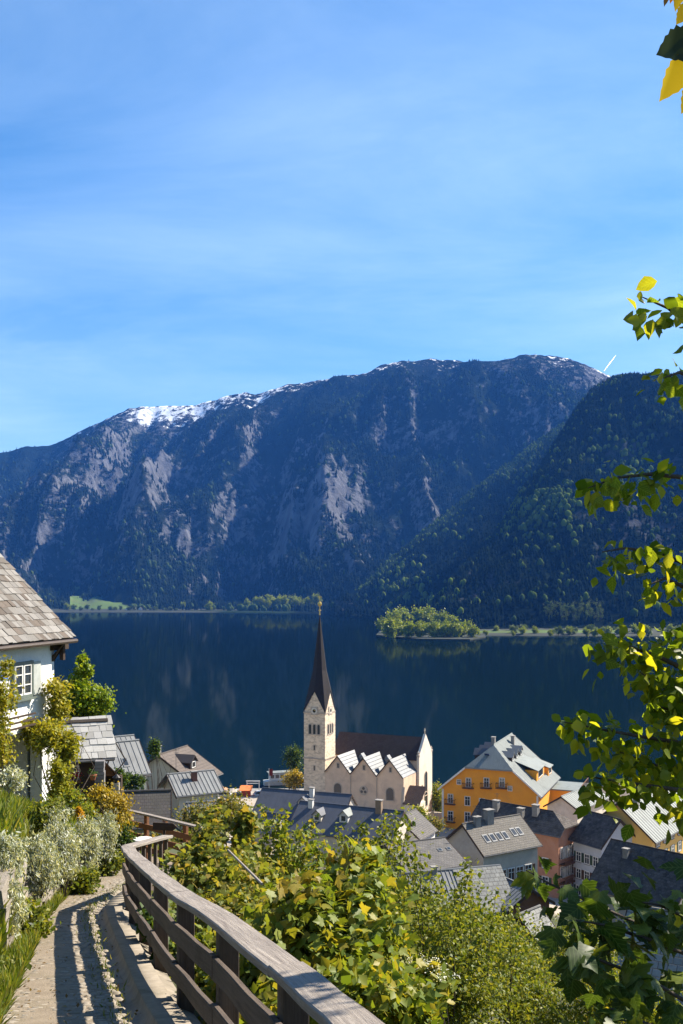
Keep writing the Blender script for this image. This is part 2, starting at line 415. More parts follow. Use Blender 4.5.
def plant(fn, n, dens, h, wr, conif=None, g=rng, sink=0.08):
    "n candidate trees over a fan; dens(T,...)->0..1; simple crowns joined in one mesh"
    V = fn['V']; nr, nc = V.shape[:2]
    # choose uniformly by ground area
    A = np.linalg.norm(np.cross(V[1:, :-1]-V[:-1, :-1], V[:-1, 1:]-V[:-1, :-1]), axis=-1)
    A = A*dens[:-1, :-1]
    p = A.ravel()/A.sum()
    k = g.choice(len(p), n, p=p); i, j = np.divmod(k, nc-1)
    u, w = g.random(n)[:, None], g.random(n)[:, None]
    pos = V[i, j]*(1-u)*(1-w) + V[i, j+1]*(1-u)*w + V[i+1, j]*u*(1-w) + V[i+1, j+1]*u*w
    spr = fn['spring'][i, j]; tint0 = np.clip(0.45*g.random(n) + 1.3*(fbm(pos[:, 0]/70, pos[:, 2]/60 + 2, 3) - 0.25), 0, 1)
    broad = g.random(n) < np.clip(0.03 + spr*0.8, 0, 1)
    H = h*(0.6 + 0.6*g.random(n))*(1 - 0.5*smooth(0.72, 1.0, fn['T'][i, j])); H[broad] *= 0.8
    Rr = H*wr*(0.8 + 0.5*g.random(n)); Rr[broad] *= 1.75
    out = []
    # conifers: two stacked five-sided cones with ragged rims
    ci = np.where(~broad)[0]
    ang = g.random(len(ci))[:, None] + np.arange(5)[None]*2*np.pi/5
    def cone(idx, z0, z1, rr):
        n_ = len(idx); r_ = Rr[idx][:, None]*rr*(0.75 + 0.5*g.random((n_, 5)))
        ring = np.stack([pos[idx, 0:1] + r_*np.cos(ang), pos[idx, 1:2] + r_*np.sin(ang), pos[idx, 2:3] + (z0 - sink + 0.06*g.random((n_, 5)))*H[idx][:, None]], -1)
        top = np.stack([pos[idx, 0], pos[idx, 1], pos[idx, 2] + (z1-sink)*H[idx]], -1)[:, None]
        VV = np.concatenate([ring, top], 1).reshape(-1, 3)
        Fb = np.array([[q, (q+1) % 5, 5] for q in range(5)])
        FF = (Fb[None] + (np.arange(n_)*6)[:, None, None]).reshape(-1, 3)
        return VV, FF, np.repeat(tint0[idx]*0.42, 6)
    if len(ci): out += [cone(ci, 0.0, 0.72, 1.0), cone(ci, 0.42, 1.0, 0.62)]
    bi = np.where(broad)[0]
    if len(bi):
        n_ = len(bi)
        # rough octahedral crown, doubled rings
        a6 = g.random(n_)[:, None] + np.arange(6)[None]*np.pi/3
        def ring(z, rr):
            r_ = Rr[bi][:, None]*rr*(0.7 + 0.6*g.random((n_, 6)))
            return np.stack([pos[bi, 0:1] + r_*np.cos(a6), pos[bi, 1:2] + r_*np.sin(a6), pos[bi, 2:3] + (z + 0.1*g.random((n_, 6)) - sink)*H[bi][:, None]], -1)
        top = np.stack([pos[bi, 0], pos[bi, 1], pos[bi, 2] + (1.0-sink)*H[bi]], -1)[:, None]
        VV = np.concatenate([ring(0.05, .75), ring(.4, 1.0), ring(.75, .7), top], 1).reshape(-1, 3)
        Fb = []
        for q in range(6):
            q2 = (q+1) % 6
            Fb += [[q, q2, 6+q2], [q, 6+q2, 6+q], [6+q, 6+q2, 12+q2], [6+q, 12+q2, 12+q], [12+q, 12+q2, 18]]
        Fb = np.array(Fb)
        FF = (Fb[None] + (np.arange(n_)*19)[:, None, None]).reshape(-1, 3)
        out.append((VV, FF, np.repeat(np.clip(0.5 + 0.5*tint0[bi], 0, 1), 19)))
    return cat(out)

forest_leaf = surf('far_forest', (0.02, 0.03, 0.015))
def forestmat(name, c0, c1, c2, c3):
    m, t, b = newmat(name)
    at_ = nd(t, 'ShaderNodeAttribute', attribute_name='tint').outputs['Fac']
    c = mixrgb(t, ramp(t, at_, 0, 0.42), c0, c1); c = mixrgb(t, ramp(t, at_, 0.43, 0.55), c, c2); c = mixrgb(t, ramp(t, at_, 0.6, 1.0), c, c3)
    t.links.new(c, b.inputs['Base Color']); b.inputs['Roughness'].default_value = 1.0; b.inputs['Specular IOR Level'].default_value = 0.0
    return m
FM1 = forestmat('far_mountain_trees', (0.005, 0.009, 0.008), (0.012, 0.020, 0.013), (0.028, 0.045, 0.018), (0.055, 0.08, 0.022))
FM2 = forestmat('hill_trees', (0.003, 0.006, 0.005), (0.007, 0.013, 0.008), (0.026, 0.044, 0.010), (0.10, 0.135, 0.02))

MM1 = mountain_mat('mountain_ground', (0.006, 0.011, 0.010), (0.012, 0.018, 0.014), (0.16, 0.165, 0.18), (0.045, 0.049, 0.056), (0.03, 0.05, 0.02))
MM2 = mountain_mat('hill_ground', (0.004, 0.008, 0.006), (0.009, 0.014, 0.009), (0.07, 0.074, 0.083), (0.022, 0.024, 0.028), (0.03, 0.048, 0.015))

pxm = np.linspace(-330, 900, 520)
rid = np.interp(pxm, [-330, -200, -90, -30, 0, 22, 48, 62, 80, 104, 130, 152, 194, 206, 232, 246, 260, 290, 318, 345, 366, 382, 400, 440, 468, 500, 526, 552, 576, 602, 640, 700, 900],
                [520, 505, 480, 462, 455, 447, 446, 440, 431, 420, 409, 406, 405, 401, 395, 393, 396, 385, 379, 376, 373, 365, 362, 360, 361, 361, 355, 357, 361, 373, 390, 410, 430])
rid = rid + 2.2*(fbm(pxm/9, pxm*0, 3) - .5)
Sm = np.interp(pxm, [-330, 0, 200, 330, 420, 900], [2500, 2380, 2330, 2150, 2000, 1900])
Rm = np.interp(pxm, [-330, 0, 60, 200, 400, 560, 900], [5200, 5000, 4900, 4700, 4500, 4300, 4200])
def prof1(t):  # gentle apron, then rising, rounder at the top
    return np.interp(t, [0, 0.05, 0.12, 0.3, 0.45, 0.62, 0.8, 0.92, 1.0], [0, 0.001, 0.012, 0.17, 0.34, 0.555, 0.765, 0.905, 1.0])
def rock1(T, X, Y, Z, st, gl):
    n1 = fbm(X/420 + 4, Z/300, 4); n2 = fbm(X/110, Z/420 + 7, 4)
    band = np.exp(-((T-0.50)/0.20)**2)*smooth(430, 250, CX + F*X/Y)
    r = 0.55*n1 + 0.45*n2 + (st - 0.25)*0.9 + 0.15*band - 0.175
    r = np.where(T < 0.16, 0, r)
    return np.clip(r + 0.10*smooth(0.75, 1.0, T), 0, 1)
def snow1(T, X, Y, Z, st, gl):
    px = CX + F*X/Y
    w = np.interp(px, [0, 95, 130, 150, 195, 205, 260, 350, 420, 560, 600], [0, 0.55, 0.8, 0.92, 0.95, 0.78, 0.72, 0.70, 0.55, 0.5, 0.62])
    n1 = fbm(X/70, Y/120 + 2, 4); n2 = 1 - gl
    s = w*(smooth(0.84, 0.985, T)*0.65 + (n2 - 0.3)*0.35 + (n1-.5)*0.55)
    return np.where(T > 0.78, np.clip(s, 0, 1), 0)*smooth(0.78, 0.9, T)
def spring1(T, X, Y, Z, st, gl):
    px = CX + F*X/Y
    n = fbm(X/180 + 9, Z/160, 4)
    low = smooth(0.5, 0.05, T)*smooth(200, 420, px)*0.5
    foot = smooth(0.10, 0.03, T)*0.5
    return np.clip((n - 0.50)*2.2*(0.25 + low) + foot*smooth(.4, .6, n), 0, 0.8)
fm = fan('mountain_range', pxm, Sm, Rm, rid, 210, prof1, 260.0, 640.0, 46.0, MM1, rockf=rock1, snowf=snow1, spring_litf=spring1, seed=2.3)
Tm = fm['T']
dens = np.clip(1.15 - fm['rock']*1.55, 0.02, 1)*smooth(0.015, 0.06, Tm)*smooth(1.02, 0.80, Tm)**0.7*np.clip(1-2.0*fm['snow'], 0.0, 1) + 1e-6
_pxd = CX + F*fm['V'][..., 0]/fm['V'][..., 1]
dens = dens*np.where((_pxd > 66) & (_pxd < 132) & (Tm < 0.14), 0.0, 1.0)
dens = dens*(0.25 + smooth(0.38, 0.6, fbm(fm['V'][..., 0]/160, fm['V'][..., 2]/120 + 5, 4)))
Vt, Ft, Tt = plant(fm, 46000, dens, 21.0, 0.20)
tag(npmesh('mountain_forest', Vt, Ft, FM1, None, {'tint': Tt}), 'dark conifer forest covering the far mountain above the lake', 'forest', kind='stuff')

# middle spur; sun along its crest painted in as paler trees
pxs = np.linspace(330, 800, 220)
rs = np.interp(pxs, [330, 350, 375, 400, 425, 450, 475, 500, 530, 560, 600, 700, 800], [603, 594, 572, 549, 528, 508, 488, 468, 446, 425, 402, 380, 380]) + 2.5*(fbm(pxs/8, pxs*0+4, 3)-.5)
Ss = np.interp(pxs, [330, 380, 450, 800], [2020, 1750, 1500, 1400]); Rs = np.interp(pxs, [330, 400, 560, 800], [2200, 2500, 3050, 3200])
def prof2(t): return np.interp(t, [0, .06, .2, .5, .8, 1], [0, .02, .13, .45, .80, 1])
def spring_lit2(T, X, Y, Z, st, gl):
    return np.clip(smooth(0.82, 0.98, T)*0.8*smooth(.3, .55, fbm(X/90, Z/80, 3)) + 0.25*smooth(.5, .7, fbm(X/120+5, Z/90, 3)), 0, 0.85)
def rock2(T, X, Y, Z, st, gl): return np.clip(0.6*fbm(X/260 + 1, Z/180, 4) + (st-.25)*0.6 - 0.02, 0, 1)*smooth(.1, .3, T)*smooth(.95, .8, T)
fs = fan('forested_spur', pxs, Ss, Rs, rs, 110, prof2, 55.0, 330.0, 20.0, MM2, rockf=rock2, spring_litf=spring_lit2, seed=7.1)
ds = np.clip(1.1 - fs['rock']*1.2, 0.05, 1)*smooth(1.05, 1.0, fs['T']) + 1e-6
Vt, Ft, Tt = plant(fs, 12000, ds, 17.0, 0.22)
tag(npmesh('spur_forest', Vt, Ft, FM2, None, {'tint': Tt}), 'mixed forest on the spur with a crest coloured pale green as if sunlit', 'forest', kind='stuff')

# near hill on the right
pxh = np.linspace(405, 1000, 300)
rh = np.interp(pxh, [405, 430, 452, 470, 492, 512, 535, 555, 575, 592, 612, 640, 683, 760, 860, 1000], [611, 603, 583, 562, 535, 506, 474, 440, 408, 388, 377, 374, 372, 366, 372, 400]) + 2.0*(fbm(pxh/8, pxh*0+8, 3)-.5)
Sh = np.interp(pxh, [405, 450, 520, 700, 1000], [1480, 1290, 1270, 1270, 1300]); Rh = np.interp(pxh, [405, 450, 600, 700, 1000], [1540, 1620, 2250, 2350, 2350])
def prof3(t): return np.interp(t, [0, .05, .12, .3, .5, .7, .88, 1], [0, .012, .06, .25, .5, .735, .92, 1])
def spring_lit3(T, X, Y, Z, st, gl):
    px = CX + F*X/Y
    n = fbm(X/75 + 2, Z/60, 4)
    sun_patch = np.exp(-((px-545)/45)**2 - ((Z-215)/75)**2)*0.9 + np.exp(-((px-640)/50)**2 - ((Z-300)/110)**2)*0.5  # sunlit spots on the slope, painted in as paler trees
    return np.clip(sun_patch*smooth(.34, .55, n) + 0.14*smooth(.55, .68, n), 0, 0.85)
def rock3(T, X, Y, Z, st, gl): return np.clip(0.66*fbm(X/170 + 3, Z/130 + 4, 4) + (st-.25)*0.6 + 0.02, 0, 1)*smooth(.12, .25, T)*smooth(.85, .6, T)
fh = fan('forested_hill', pxh, Sh, Rh, rh, 170, prof3, 52.0, 230.0, 15.0, MM2, rockf=rock3, spring_litf=spring_lit3, seed=4.7)
dh = np.clip(1.15 - fh['rock']*1.35, 0.05, 1)*smooth(1.06, 1.0, fh['T'])*smooth(0.03, 0.07, fh['T']) + 1e-6
Vt, Ft, Tt = plant(fh, 17000, dh, 15.0, 0.22)
tag(npmesh('hill_forest', Vt, Ft, FM2, None, {'tint': Tt}), 'dense mixed forest on the near dark hill across the water', 'forest', kind='stuff')

# ---- far shore: meadows, flats
def strip(name, px0, px1, py_base, depth, rise, m, n=60, wob=0.1):
    "a low shore flat: front edge on the water at row py_base, going back by depth"
    px = np.linspace(px0, px1, n); Yf = CZ*F/(py_base - HY)
    rows = np.linspace(0, 1, 8); V = []
    for q in rows:
        endf = np.sin(np.pi*np.linspace(0, 1, n))**0.25
        Y = Yf + depth*q*(0.6+0.4*endf) + (1-endf)*depth*0.4*(1-q) + wob*depth*(fbm(px/14, px*0+q, 3)-.5)
        z = -1.0 + 2.2*min(1, q*7) + rise*q**1.3 + 1.5*(fbm(px/9, px*0+q*3, 3)-.5)*q
        V.append(np.stack([(px-CX)/F*Y, Y, z], -1))
    V = np.array(V); idx = np.arange(8*n).reshape(8, n)
    Fq = np.stack([idx[:-1, :-1], idx[:-1, 1:], idx[1:, 1:], idx[1:, :-1]], -1).reshape(-1, 4)
    return tag(npmesh(name, V.reshape(-1, 3), Fq, m, smooth_=True), kind='structure')
MEADOW = surf('meadow_grass', (0.10, 0.17, 0.016), (0.055, 0.11, 0.012), scale=0.012, stain=(0.11, 0.12, 0.03), stain_scale=0.006, fine=0.3, bumpd=0, rough=0.95)
SHORE = surf('shore_scrub', (0.016, 0.026, 0.010), (0.03, 0.036, 0.016), scale=0.04, fine=0.3, bumpd=0, rough=0.95)
strip('shore', -300, 470, 612.5, 160, 4, SHORE)
strip('meadow', 70, 182, 611.6, 440, 34, MEADOW, wob=.25)
strip('shore', 425, 1000, 636.5, 130, 3, SHORE, n=120)
strip('meadow', 478, 625, 635.2, 45, 3, MEADOW, wob=.2)

# ---- hillside and village ground
FXY = np.array([-8, -4, 0, 4.07, 5.05, 7.3, 9, 11.1, 14, 16.5, 19, 21.4, 24, 28, 34, 45, 60])
FXX = np.array([2.9, 1.95, 1.0, .055, -.21, -.86, -1.45, -2.06, -2.9, -3.6, -3.8, -3.85, -3.7, -3.0, -1.0, 4, 12])
def Xf(Y): return np.interp(Y, FXY, FXX)
LXY = np.array([-8, 0, 4, 8, 9.24, 12, 14.9, 18, 21.4, 25, 30, 36, 60])
LXX = np.array([1.0, -.8, -1.75, -3.0, -3.3, -3.95, -4.65, -5.2, -5.6, -5.75, -5.2, -4, 8])
def Xl(Y): return np.interp(Y, LXY, LXX)
def zp(Y): return np.interp(Y, [-20, 0, 26, 60], [52.6, 50.04, 44.84, 40.0])
CTRL = np.array([(-10, 42, 42.4), (-9, 30, 45.7), (-30, 40, 52), (-60, 60, 50), (-60, 120, 40), (-16, 80, 31), (-22, 115, 26), (-19, 130, 19), (-40, 150, 22), (-30, 200, 3), (-22, 250, 1.5),
  (-60, 220, 6), (-20, 165, 9), (4, 20, 39), (10, 30, 32), (5, 50, 29), (16, 80, 19), (8, 100, 14), (8, 125, 12), (20, 130, 11), (30, 165, 2.2), (10, 185, 4), (0, 222, 3), (-8, 200, 3.5),
  (20, 222, 2.4), (30, 205, 2.2), (45, 200, 2), (50, 165, 2.5), (40, 140, 5), (60, 140, 6), (45, 100, 13), (60, 80, 22), (40, 60, 28), (30, 30, 36), (25, 10, 45), (60, 20, 50), (100, 100, 15), (100, 160, 3),
  (100, 220, -2), (0, 248, 1.2), (20, 243, -1), (45, 232, -1), (70, 210, 0), (-20, 268, -2), (0, 270, -4), (50, 260, -6), (-60, 270, -4), (-100, 200, 10), (-120, 100, 60), (-100, 30, 85), (-40, 0, 64),
  (-40, 20, 58), (0, -30, 56), (40, -30, 58), (-40, -30, 68), (200, 100, 20), (200, 220, -6), (-200, 220, 20), (-200, 60, 110), (200, 0, 60), (0, 300, -8), (150, 300, -12), (-150, 300, -8)], float)
CTRL[CTRL[:, 1] >= 0] = CTRL[CTRL[:, 1] >= 0]
_D = np.linalg.norm(CTRL[:, None, :2] - CTRL[None, :, :2], axis=-1)
_W = np.linalg.solve(_D + np.eye(len(CTRL))*0.6, CTRL[:, 2] - 25.0)
def ground(X, Y):
    X = np.asarray(X, float); Y = np.asarray(Y, float); sh = np.broadcast(X, Y).shape
    X = np.broadcast_to(X, sh); Y = np.broadcast_to(Y, sh)
    q = np.stack([X.ravel(), Y.ravel()], -1)
    far = (np.linalg.norm(q[:, None] - CTRL[None, :, :2], axis=-1) @ _W + 25.0).reshape(sh)
    d = X - Xf(Y); dl = Xl(Y) - X
    near = zp(Y) + 0*d
    near = np.where(d > 0.12, zp(Y) - 0.78*(d - 0.12), near)
    kb = 0.25 + 0.75*smooth(31, 21, Y)
    near = np.where(dl > 0.05, zp(Y) + kb*(1.3*smooth(0.05, 0.6, dl) + 0.34*np.clip(dl - .5, 0, 4)), near)
    w = smooth(44, 24, Y)*np.where(d > 0, smooth(13, 4, d), smooth(8, 3, dl))
    z = w*near + (1-w)*far
    rough = 0.5*(fbm(X/3.0, Y/3.0, 4)-.5)*np.where((d < 0.2) & (dl < 0.1), 0, 1)
    z = z + rough
    # seat for the path bed
    return np.where((d < 0.15) & (dl < 0.08) & (Y < 34), np.minimum(z, zp(Y) - 0.12), z)
GROUND = surf('hillside_soil', (0.055, 0.075, 0.025), (0.09, 0.085, 0.045), scale=0.6, fine=6, stain=(0.04, 0.065, 0.018), stain_scale=0.2, bumpd=0.06, rough=0.95)
def axis_(lo, hi, c, n, p=2.2):
    s = np.linspace(-1, 1, n); q = np.sign(s)*np.abs(s)**p
    return np.where(q < 0, c + (c-lo)*q, c + (hi-c)*q)
gx = axis_(-260, 320, -3, 200); gyv = axis_(-40, 300, 12, 230)
XX, YY = np.meshgrid(gx, gyv)
ZZ = ground(XX, YY)
t = GROUND.node_tree; b = t.nodes['Principled BSDF']; src = b.inputs['Base Color'].links[0].from_socket   # paved, gravelled lanes on the village flat, added pale to bounce warm light
tq = nd(t, 'ShaderNodeTexCoord'); sz = nd(t, 'ShaderNodeSeparateXYZ'); t.links.new(tq.outputs['Object'], sz.inputs[0])
pav = mixrgb(t, ramp(t, noise(t, tq.outputs['Object'], 0.5, 5, 0.7), 0.35, 0.65), (0.36, 0.31, 0.25), (0.26, 0.225, 0.185))
t.links.new(mixrgb(t, ramp(t, sz.outputs['Z'], 9.0, 6.5), src, pav), b.inputs['Base Color'])
idx = np.arange(XX.size).reshape(XX.shape)
Fq = np.stack([idx[:-1, :-1], idx[:-1, 1:], idx[1:, 1:], idx[1:, :-1]], -1).reshape(-1, 4)
tag(npmesh('hillside', np.stack([XX, YY, ZZ], -1).reshape(-1, 3), Fq, GROUND, smooth_=True), kind='structure')

# ---- haze: the air over the lake
hz, t, b = newmat('haze_air')
t.nodes.remove(b); pv = nd(t, 'ShaderNodeVolumePrincipled'); t.links.new(pv.outputs[0], t.nodes['Material Output'].inputs['Volume'])
pv.inputs['Color'].default_value = (0.07, 0.30, 1.0, 1); pv.inputs['Density'].default_value = 4.9e-5; pv.inputs['Anisotropy'].default_value = 0.0
mb = MB(); mb.box((-7000, -600, -14), (14000, 0, 0), (0, 7600, 0), (0, 0, 1330))
tag(mb.build('haze', hz), 'pale blue haze in the air over the lake', 'haze', kind='stuff')
# ================================================================== building kit
WHITE_R = surf('white_render', (0.80, 0.80, 0.77), (0.70, 0.70, 0.67), scale=1.2, stain=(0.52, 0.53, 0.50), stain_scale=0.5, stain_amt=(0.56, 0.85))
CREAM_R = surf('cream_render', (0.66, 0.60, 0.50), (0.58, 0.52, 0.43), scale=0.8, stain=(0.40, 0.36, 0.30), stain_scale=0.4)
ORANGE_R = surf('orange_render', (0.82, 0.345, 0.03), (0.74, 0.30, 0.028), scale=0.7, stain=(0.60, 0.27, 0.05), stain_scale=0.3)
YELLOW_R = surf('yellow_render', (0.72, 0.46, 0.13), (0.64, 0.40, 0.11), scale=0.7)
PINK_R = surf('pink_render', (0.50, 0.25, 0.15), (0.42, 0.205, 0.125), scale=0.7, stain=(0.45, 0.27, 0.2), stain_scale=0.4)
BLUE_R = surf('pale_blue_render', (0.46, 0.49, 0.54), (0.38, 0.41, 0.46), scale=0.7)
GREY_R = surf('grey_render', (0.46, 0.43, 0.38), (0.38, 0.35, 0.31), scale=0.7, stain=(0.28, 0.26, 0.23), stain_scale=0.4)
DARKWOOD = surf('dark_timber', (0.075, 0.045, 0.028), (0.045, 0.028, 0.018), scale=3, stretch=(1, 1, 6))
BROWNWOOD = surf('brown_timber', (0.22, 0.105, 0.05), (0.15, 0.07, 0.035), scale=3, stretch=(1, 1, 6))
LEAD = surf('lead_sheet_roof', (0.23, 0.25, 0.27), (0.15, 0.17, 0.19), scale=0.5, rough=0.5, spec=0.5, stain=(0.30, 0.33, 0.36), stain_scale=0.5, bumpd=0.004)
BRASS = surf('gilded_metal', (0.75, 0.52, 0.16), rough=0.35, metal=0.8, bumpd=0)
GLASS, t, b = newmat('window_glass'); b.inputs['Base Color'].default_value = (0.03, 0.036, 0.042, 1); b.inputs['Roughness'].default_value = 0.08; b.inputs['Specular IOR Level'].default_value = 0.6
TRIM = surf('white_paint', (0.78, 0.77, 0.73), rough=0.6, bumpd=0)
REDP = surf('red_paint', (0.52, 0.06, 0.035), rough=0.5, bumpd=0)
CONC = surf('grey_concrete', (0.40, 0.38, 0.35), (0.30, 0.285, 0.26), scale=2.5, stain=(0.2, 0.19, 0.17), stain_scale=1.0)
BRICKM = surf('brick_chimney', (0.30, 0.13, 0.08), (0.22, 0.10, 0.07), scale=4)

GUTTERM = surf('zinc_gutter', (0.16, 0.16, 0.16), rough=.5, bumpd=0)
def sheet(name, c1, c2, dirt, rust):
    "old sheet metal: streaks running down the slope, patches, dull sheen"
    c1, c2, dirt, rust = (tuple(x*KA for x in q) for q in (c1, c2, dirt, rust))
    m, t, b = newmat(name); uv = nd(t, 'ShaderNodeUVMap').outputs[0]; tc_ = nd(t, 'ShaderNodeTexCoord').outputs['Object']
    c = mixrgb(t, ramp(t, noise(t, mapping(t, uv, (2.2, 0.12, 1)), 1.5, 6, 0.7), 0.35, 0.7), c1, c2)
    c = mixrgb(t, ramp(t, noise(t, tc_, 0.45, 6, 0.7, 0.6), 0.48, 0.72, 0, 0.75), c, dirt)
    c = mixrgb(t, ramp(t, noise(t, mapping(t, uv, (1.4, 0.22, 1)), 2.3, 6, 0.75), 0.60, 0.74, 0, 0.6), c, rust)
    t.links.new(c, b.inputs['Base Color']); b.inputs['Roughness'].default_value = 0.6; b.inputs['Specular IOR Level'].default_value = 0.2
    bump(t, b, noise(t, mapping(t, uv, (2, 0.5, 1)), 2.0, 4, 0.6), 0.3, 0.02)
    return m
METAL_L = sheet('pale_metal_roof', (0.29, 0.32, 0.30), (0.215, 0.245, 0.235), (0.145, 0.165, 0.16), (0.20, 0.195, 0.165))
METAL_G = sheet('grey_metal_roof', (0.29, 0.30, 0.295), (0.22, 0.23, 0.235), (0.15, 0.15, 0.15), (0.19, 0.165, 0.14))
METAL_B = sheet('blue_grey_metal_roof', (0.135, 0.145, 0.17), (0.105, 0.115, 0.14), (0.08, 0.085, 0.10), (0.12, 0.115, 0.115))
def tiles(name, c1, c2, mortar, bw, bh, rough=0.9, stain=None, gap=0.02, offset=0.5, bd=0.03):
    "courses of slates or shingles too far away to pick apart, laid in roof metres"
    c1, c2, mortar = (tuple(x*KA for x in q) for q in (c1, c2, mortar)); stain = tuple(x*KA for x in stain) if stain else None
    m, t, b = newmat(name)
    uv = nd(t, 'ShaderNodeUVMap'); tc_ = nd(t, 'ShaderNodeTexCoord')
    br = nd(t, 'ShaderNodeTexBrick'); t.links.new(uv.outputs[0], br.inputs['Vector'])
    br.offset = offset
    br.inputs['Color1'].default_value = rgba(c1); br.inputs['Color2'].default_value = rgba(c2); br.inputs['Mortar'].default_value = rgba(mortar)
    br.inputs['Scale'].default_value = 1; br.inputs['Mortar Size'].default_value = gap; br.inputs['Brick Width'].default_value = bw; br.inputs['Row Height'].default_value = bh
    br.inputs['Bias'].default_value = 0.0; br.inputs['Mortar Smooth'].default_value = 0.2
    c = mixrgb(t, ramp(t, noise(t, tc_.outputs['Object'], 1.5, 5, 0.7), 0.3, 0.7), br.outputs['Color'], tuple(x*0.7 for x in c2))
    if stain: c = mixrgb(t, ramp(t, noise(t, tc_.outputs['Object'], 0.6, 6, 0.75, 0.6), 0.46, 0.66, 0, 0.85), c, stain)
    t.links.new(c, b.inputs['Base Color']); b.inputs['Roughness'].default_value = rough; b.inputs['Specular IOR Level'].default_value = 0.25
    # saw-tooth courses
    sx = nd(t, 'ShaderNodeSeparateXYZ'); t.links.new(uv.outputs[0], sx.inputs[0])
    md = nd(t, 'ShaderNodeMath', operation='MODULO'); t.links.new(sx.outputs['Y'], md.inputs[0]); md.inputs[1].default_value = bh
    sb = nd(t, 'ShaderNodeMath', operation='DIVIDE'); t.links.new(md.outputs[0], sb.inputs[0]); sb.inputs[1].default_value = bh
    ml = nd(t, 'ShaderNodeMath', operation='SUBTRACT'); t.links.new(sb.outputs[0], ml.inputs[0]); t.links.new(br.outputs['Fac'], ml.inputs[1])
    bump(t, b, ml.outputs[0], 1.0, bd)
    return m
SLATE_D = tiles('dark_shingles', (0.062, 0.05, 0.043), (0.19, 0.165, 0.145), (0.015, 0.013, 0.012), 0.45, 0.42, stain=(0.035, 0.03, 0.03))
SLATE_BR = tiles('brown_shingles', (0.075, 0.048, 0.042), (0.11, 0.075, 0.065), (0.03, 0.02, 0.018), 0.3, 0.3, stain=(0.06, 0.035, 0.03))
TAUPE = tiles('taupe_tiles', (0.30, 0.275, 0.235), (0.245, 0.225, 0.195), (0.15, 0.135, 0.12), 0.4, 0.35, stain=(0.20, 0.19, 0.165))
GREYTILE = tiles('grey_eternit_tiles', (0.26, 0.245, 0.225), (0.20, 0.19, 0.18), (0.12, 0.115, 0.11), 0.4, 0.35, stain=(0.14, 0.135, 0.13))
MOSSY = tiles('mossy_tiles', (0.20, 0.175, 0.155), (0.155, 0.135, 0.125), (0.08, 0.07, 0.065), 0.3, 0.3, stain=(0.13, 0.125, 0.10))
PALESH = tiles('pale_larch_shingles', (0.47, 0.47, 0.43), (0.36, 0.36, 0.335), (0.14, 0.135, 0.125), 0.55, 0.5, gap=0.035)
BROWNR = tiles('brown_sheet_roof', (0.20, 0.165, 0.14), (0.175, 0.145, 0.125), (0.12, 0.10, 0.09), 2.5, 0.6)

Z3 = np.array([0, 0, 1.0])
def window(parent, c, a, nr, w, h, trim=TRIM, mull=True, fw=0.12, arch=False):
    "frame ring proud of the wall, pane set back inside it (a sub-part)"
    a = unit(a); nr = unit(nr); c = np.asarray(c, float)
    f = MB(); d = 0.09
    for s in (-1, 1):
        f.cbox(c + a*s*(w/2 + fw/2) + nr*d/2, a*fw, nr*d, Z3*(h + 2*fw))
        f.cbox(c + Z3*s*(h/2 + fw/2) + nr*d/2, a*w, nr*d, Z3*fw)
    if mull:
        f.cbox(c + nr*d/2, a*fw*0.45, nr*d*0.8, Z3*h); f.cbox(c + Z3*h*0.16 + nr*(d/2 + 0.003), a*w, nr*d*0.7, Z3*fw*0.45)
    fo = f.build('window', trim, parent)
    p = MB()
    if arch:
        pts = [c + a*(-w/2) - Z3*h/2, c + a*(w/2) - Z3*h/2] + [c + a*w/2*math.cos(k*math.pi/6) + Z3*(h/2 - w/2 + w/2*math.sin(k*math.pi/6)) for k in range(7)]
        p.prism([q + nr*0.03 for q in pts], -nr*0.02)
    else: p.cbox(c + nr*0.02, a*w, nr*0.02, Z3*h)
    p.build('pane', GLASS, fo)
    return fo
def archwin(parent, c, a, nr, w, h, m=None):
    "round-headed opening: stone rim, dark glass inside it"
    a = unit(a); nr = unit(nr); c = np.asarray(c, float)
    def outline(w, h, n=9): return [(-w/2, -h/2), (w/2, -h/2)] + [(w/2*math.cos(math.pi*k/(n-1)), h/2 - w/2 + w/2*math.sin(math.pi*k/(n-1))) for k in range(n)]
    o1 = outline(w, h); o2 = outline(w+.36, h+.36); f = MB(); n = len(o1)
    for k in range(n):
        k2 = (k+1) % n
        q = [c + a*o1[k][0] + Z3*o1[k][1], c + a*o1[k2][0] + Z3*o1[k2][1], c + a*o2[k2][0] + Z3*o2[k2][1], c + a*o2[k][0] + Z3*o2[k][1]]
        f.prism([x + nr*0.10 for x in q], -nr*0.12)
    fo = f.build('window', m or STONE2, parent)
    MB().prism([c + a*x + Z3*z + nr*0.03 for x, z in o1], -nr*0.02).build('pane', GLASS, fo)
    return fo
def balcony(parent, c, a, nr, w, h=1.0, dep=0.9, m=None):
    "slab, rail, balusters and flower box; c = middle of the slab at the wall"
    m = m or BROWNWOOD; a = unit(a); nr = unit(nr); c = np.asarray(c, float)
    s = MB().cbox(c + nr*dep/2, a*w, nr*dep, Z3*0.14); so_ = s.build('balcony', m, parent)
    r = MB(); r.cbox(c + nr*(dep - .05) + Z3*h, a*w, nr*0.1, Z3*0.09)
    for sd in (-1, 1):
        r.cbox(c + a*sd*(w/2 - .04) + nr*(dep/2 - .06) + Z3*h, a*0.08, nr*(dep - .13), Z3*0.09)
    n = max(3, int(w/0.28))
    for k in range(n+1):
        r.cbox(c + a*(-w/2 + .04 + (w - .08)*k/n) + nr*(dep - .05) + Z3*(h/2), a*0.07, nr*0.05, Z3*(h - .1))
    r.build('railing', m, so_)
    return so_

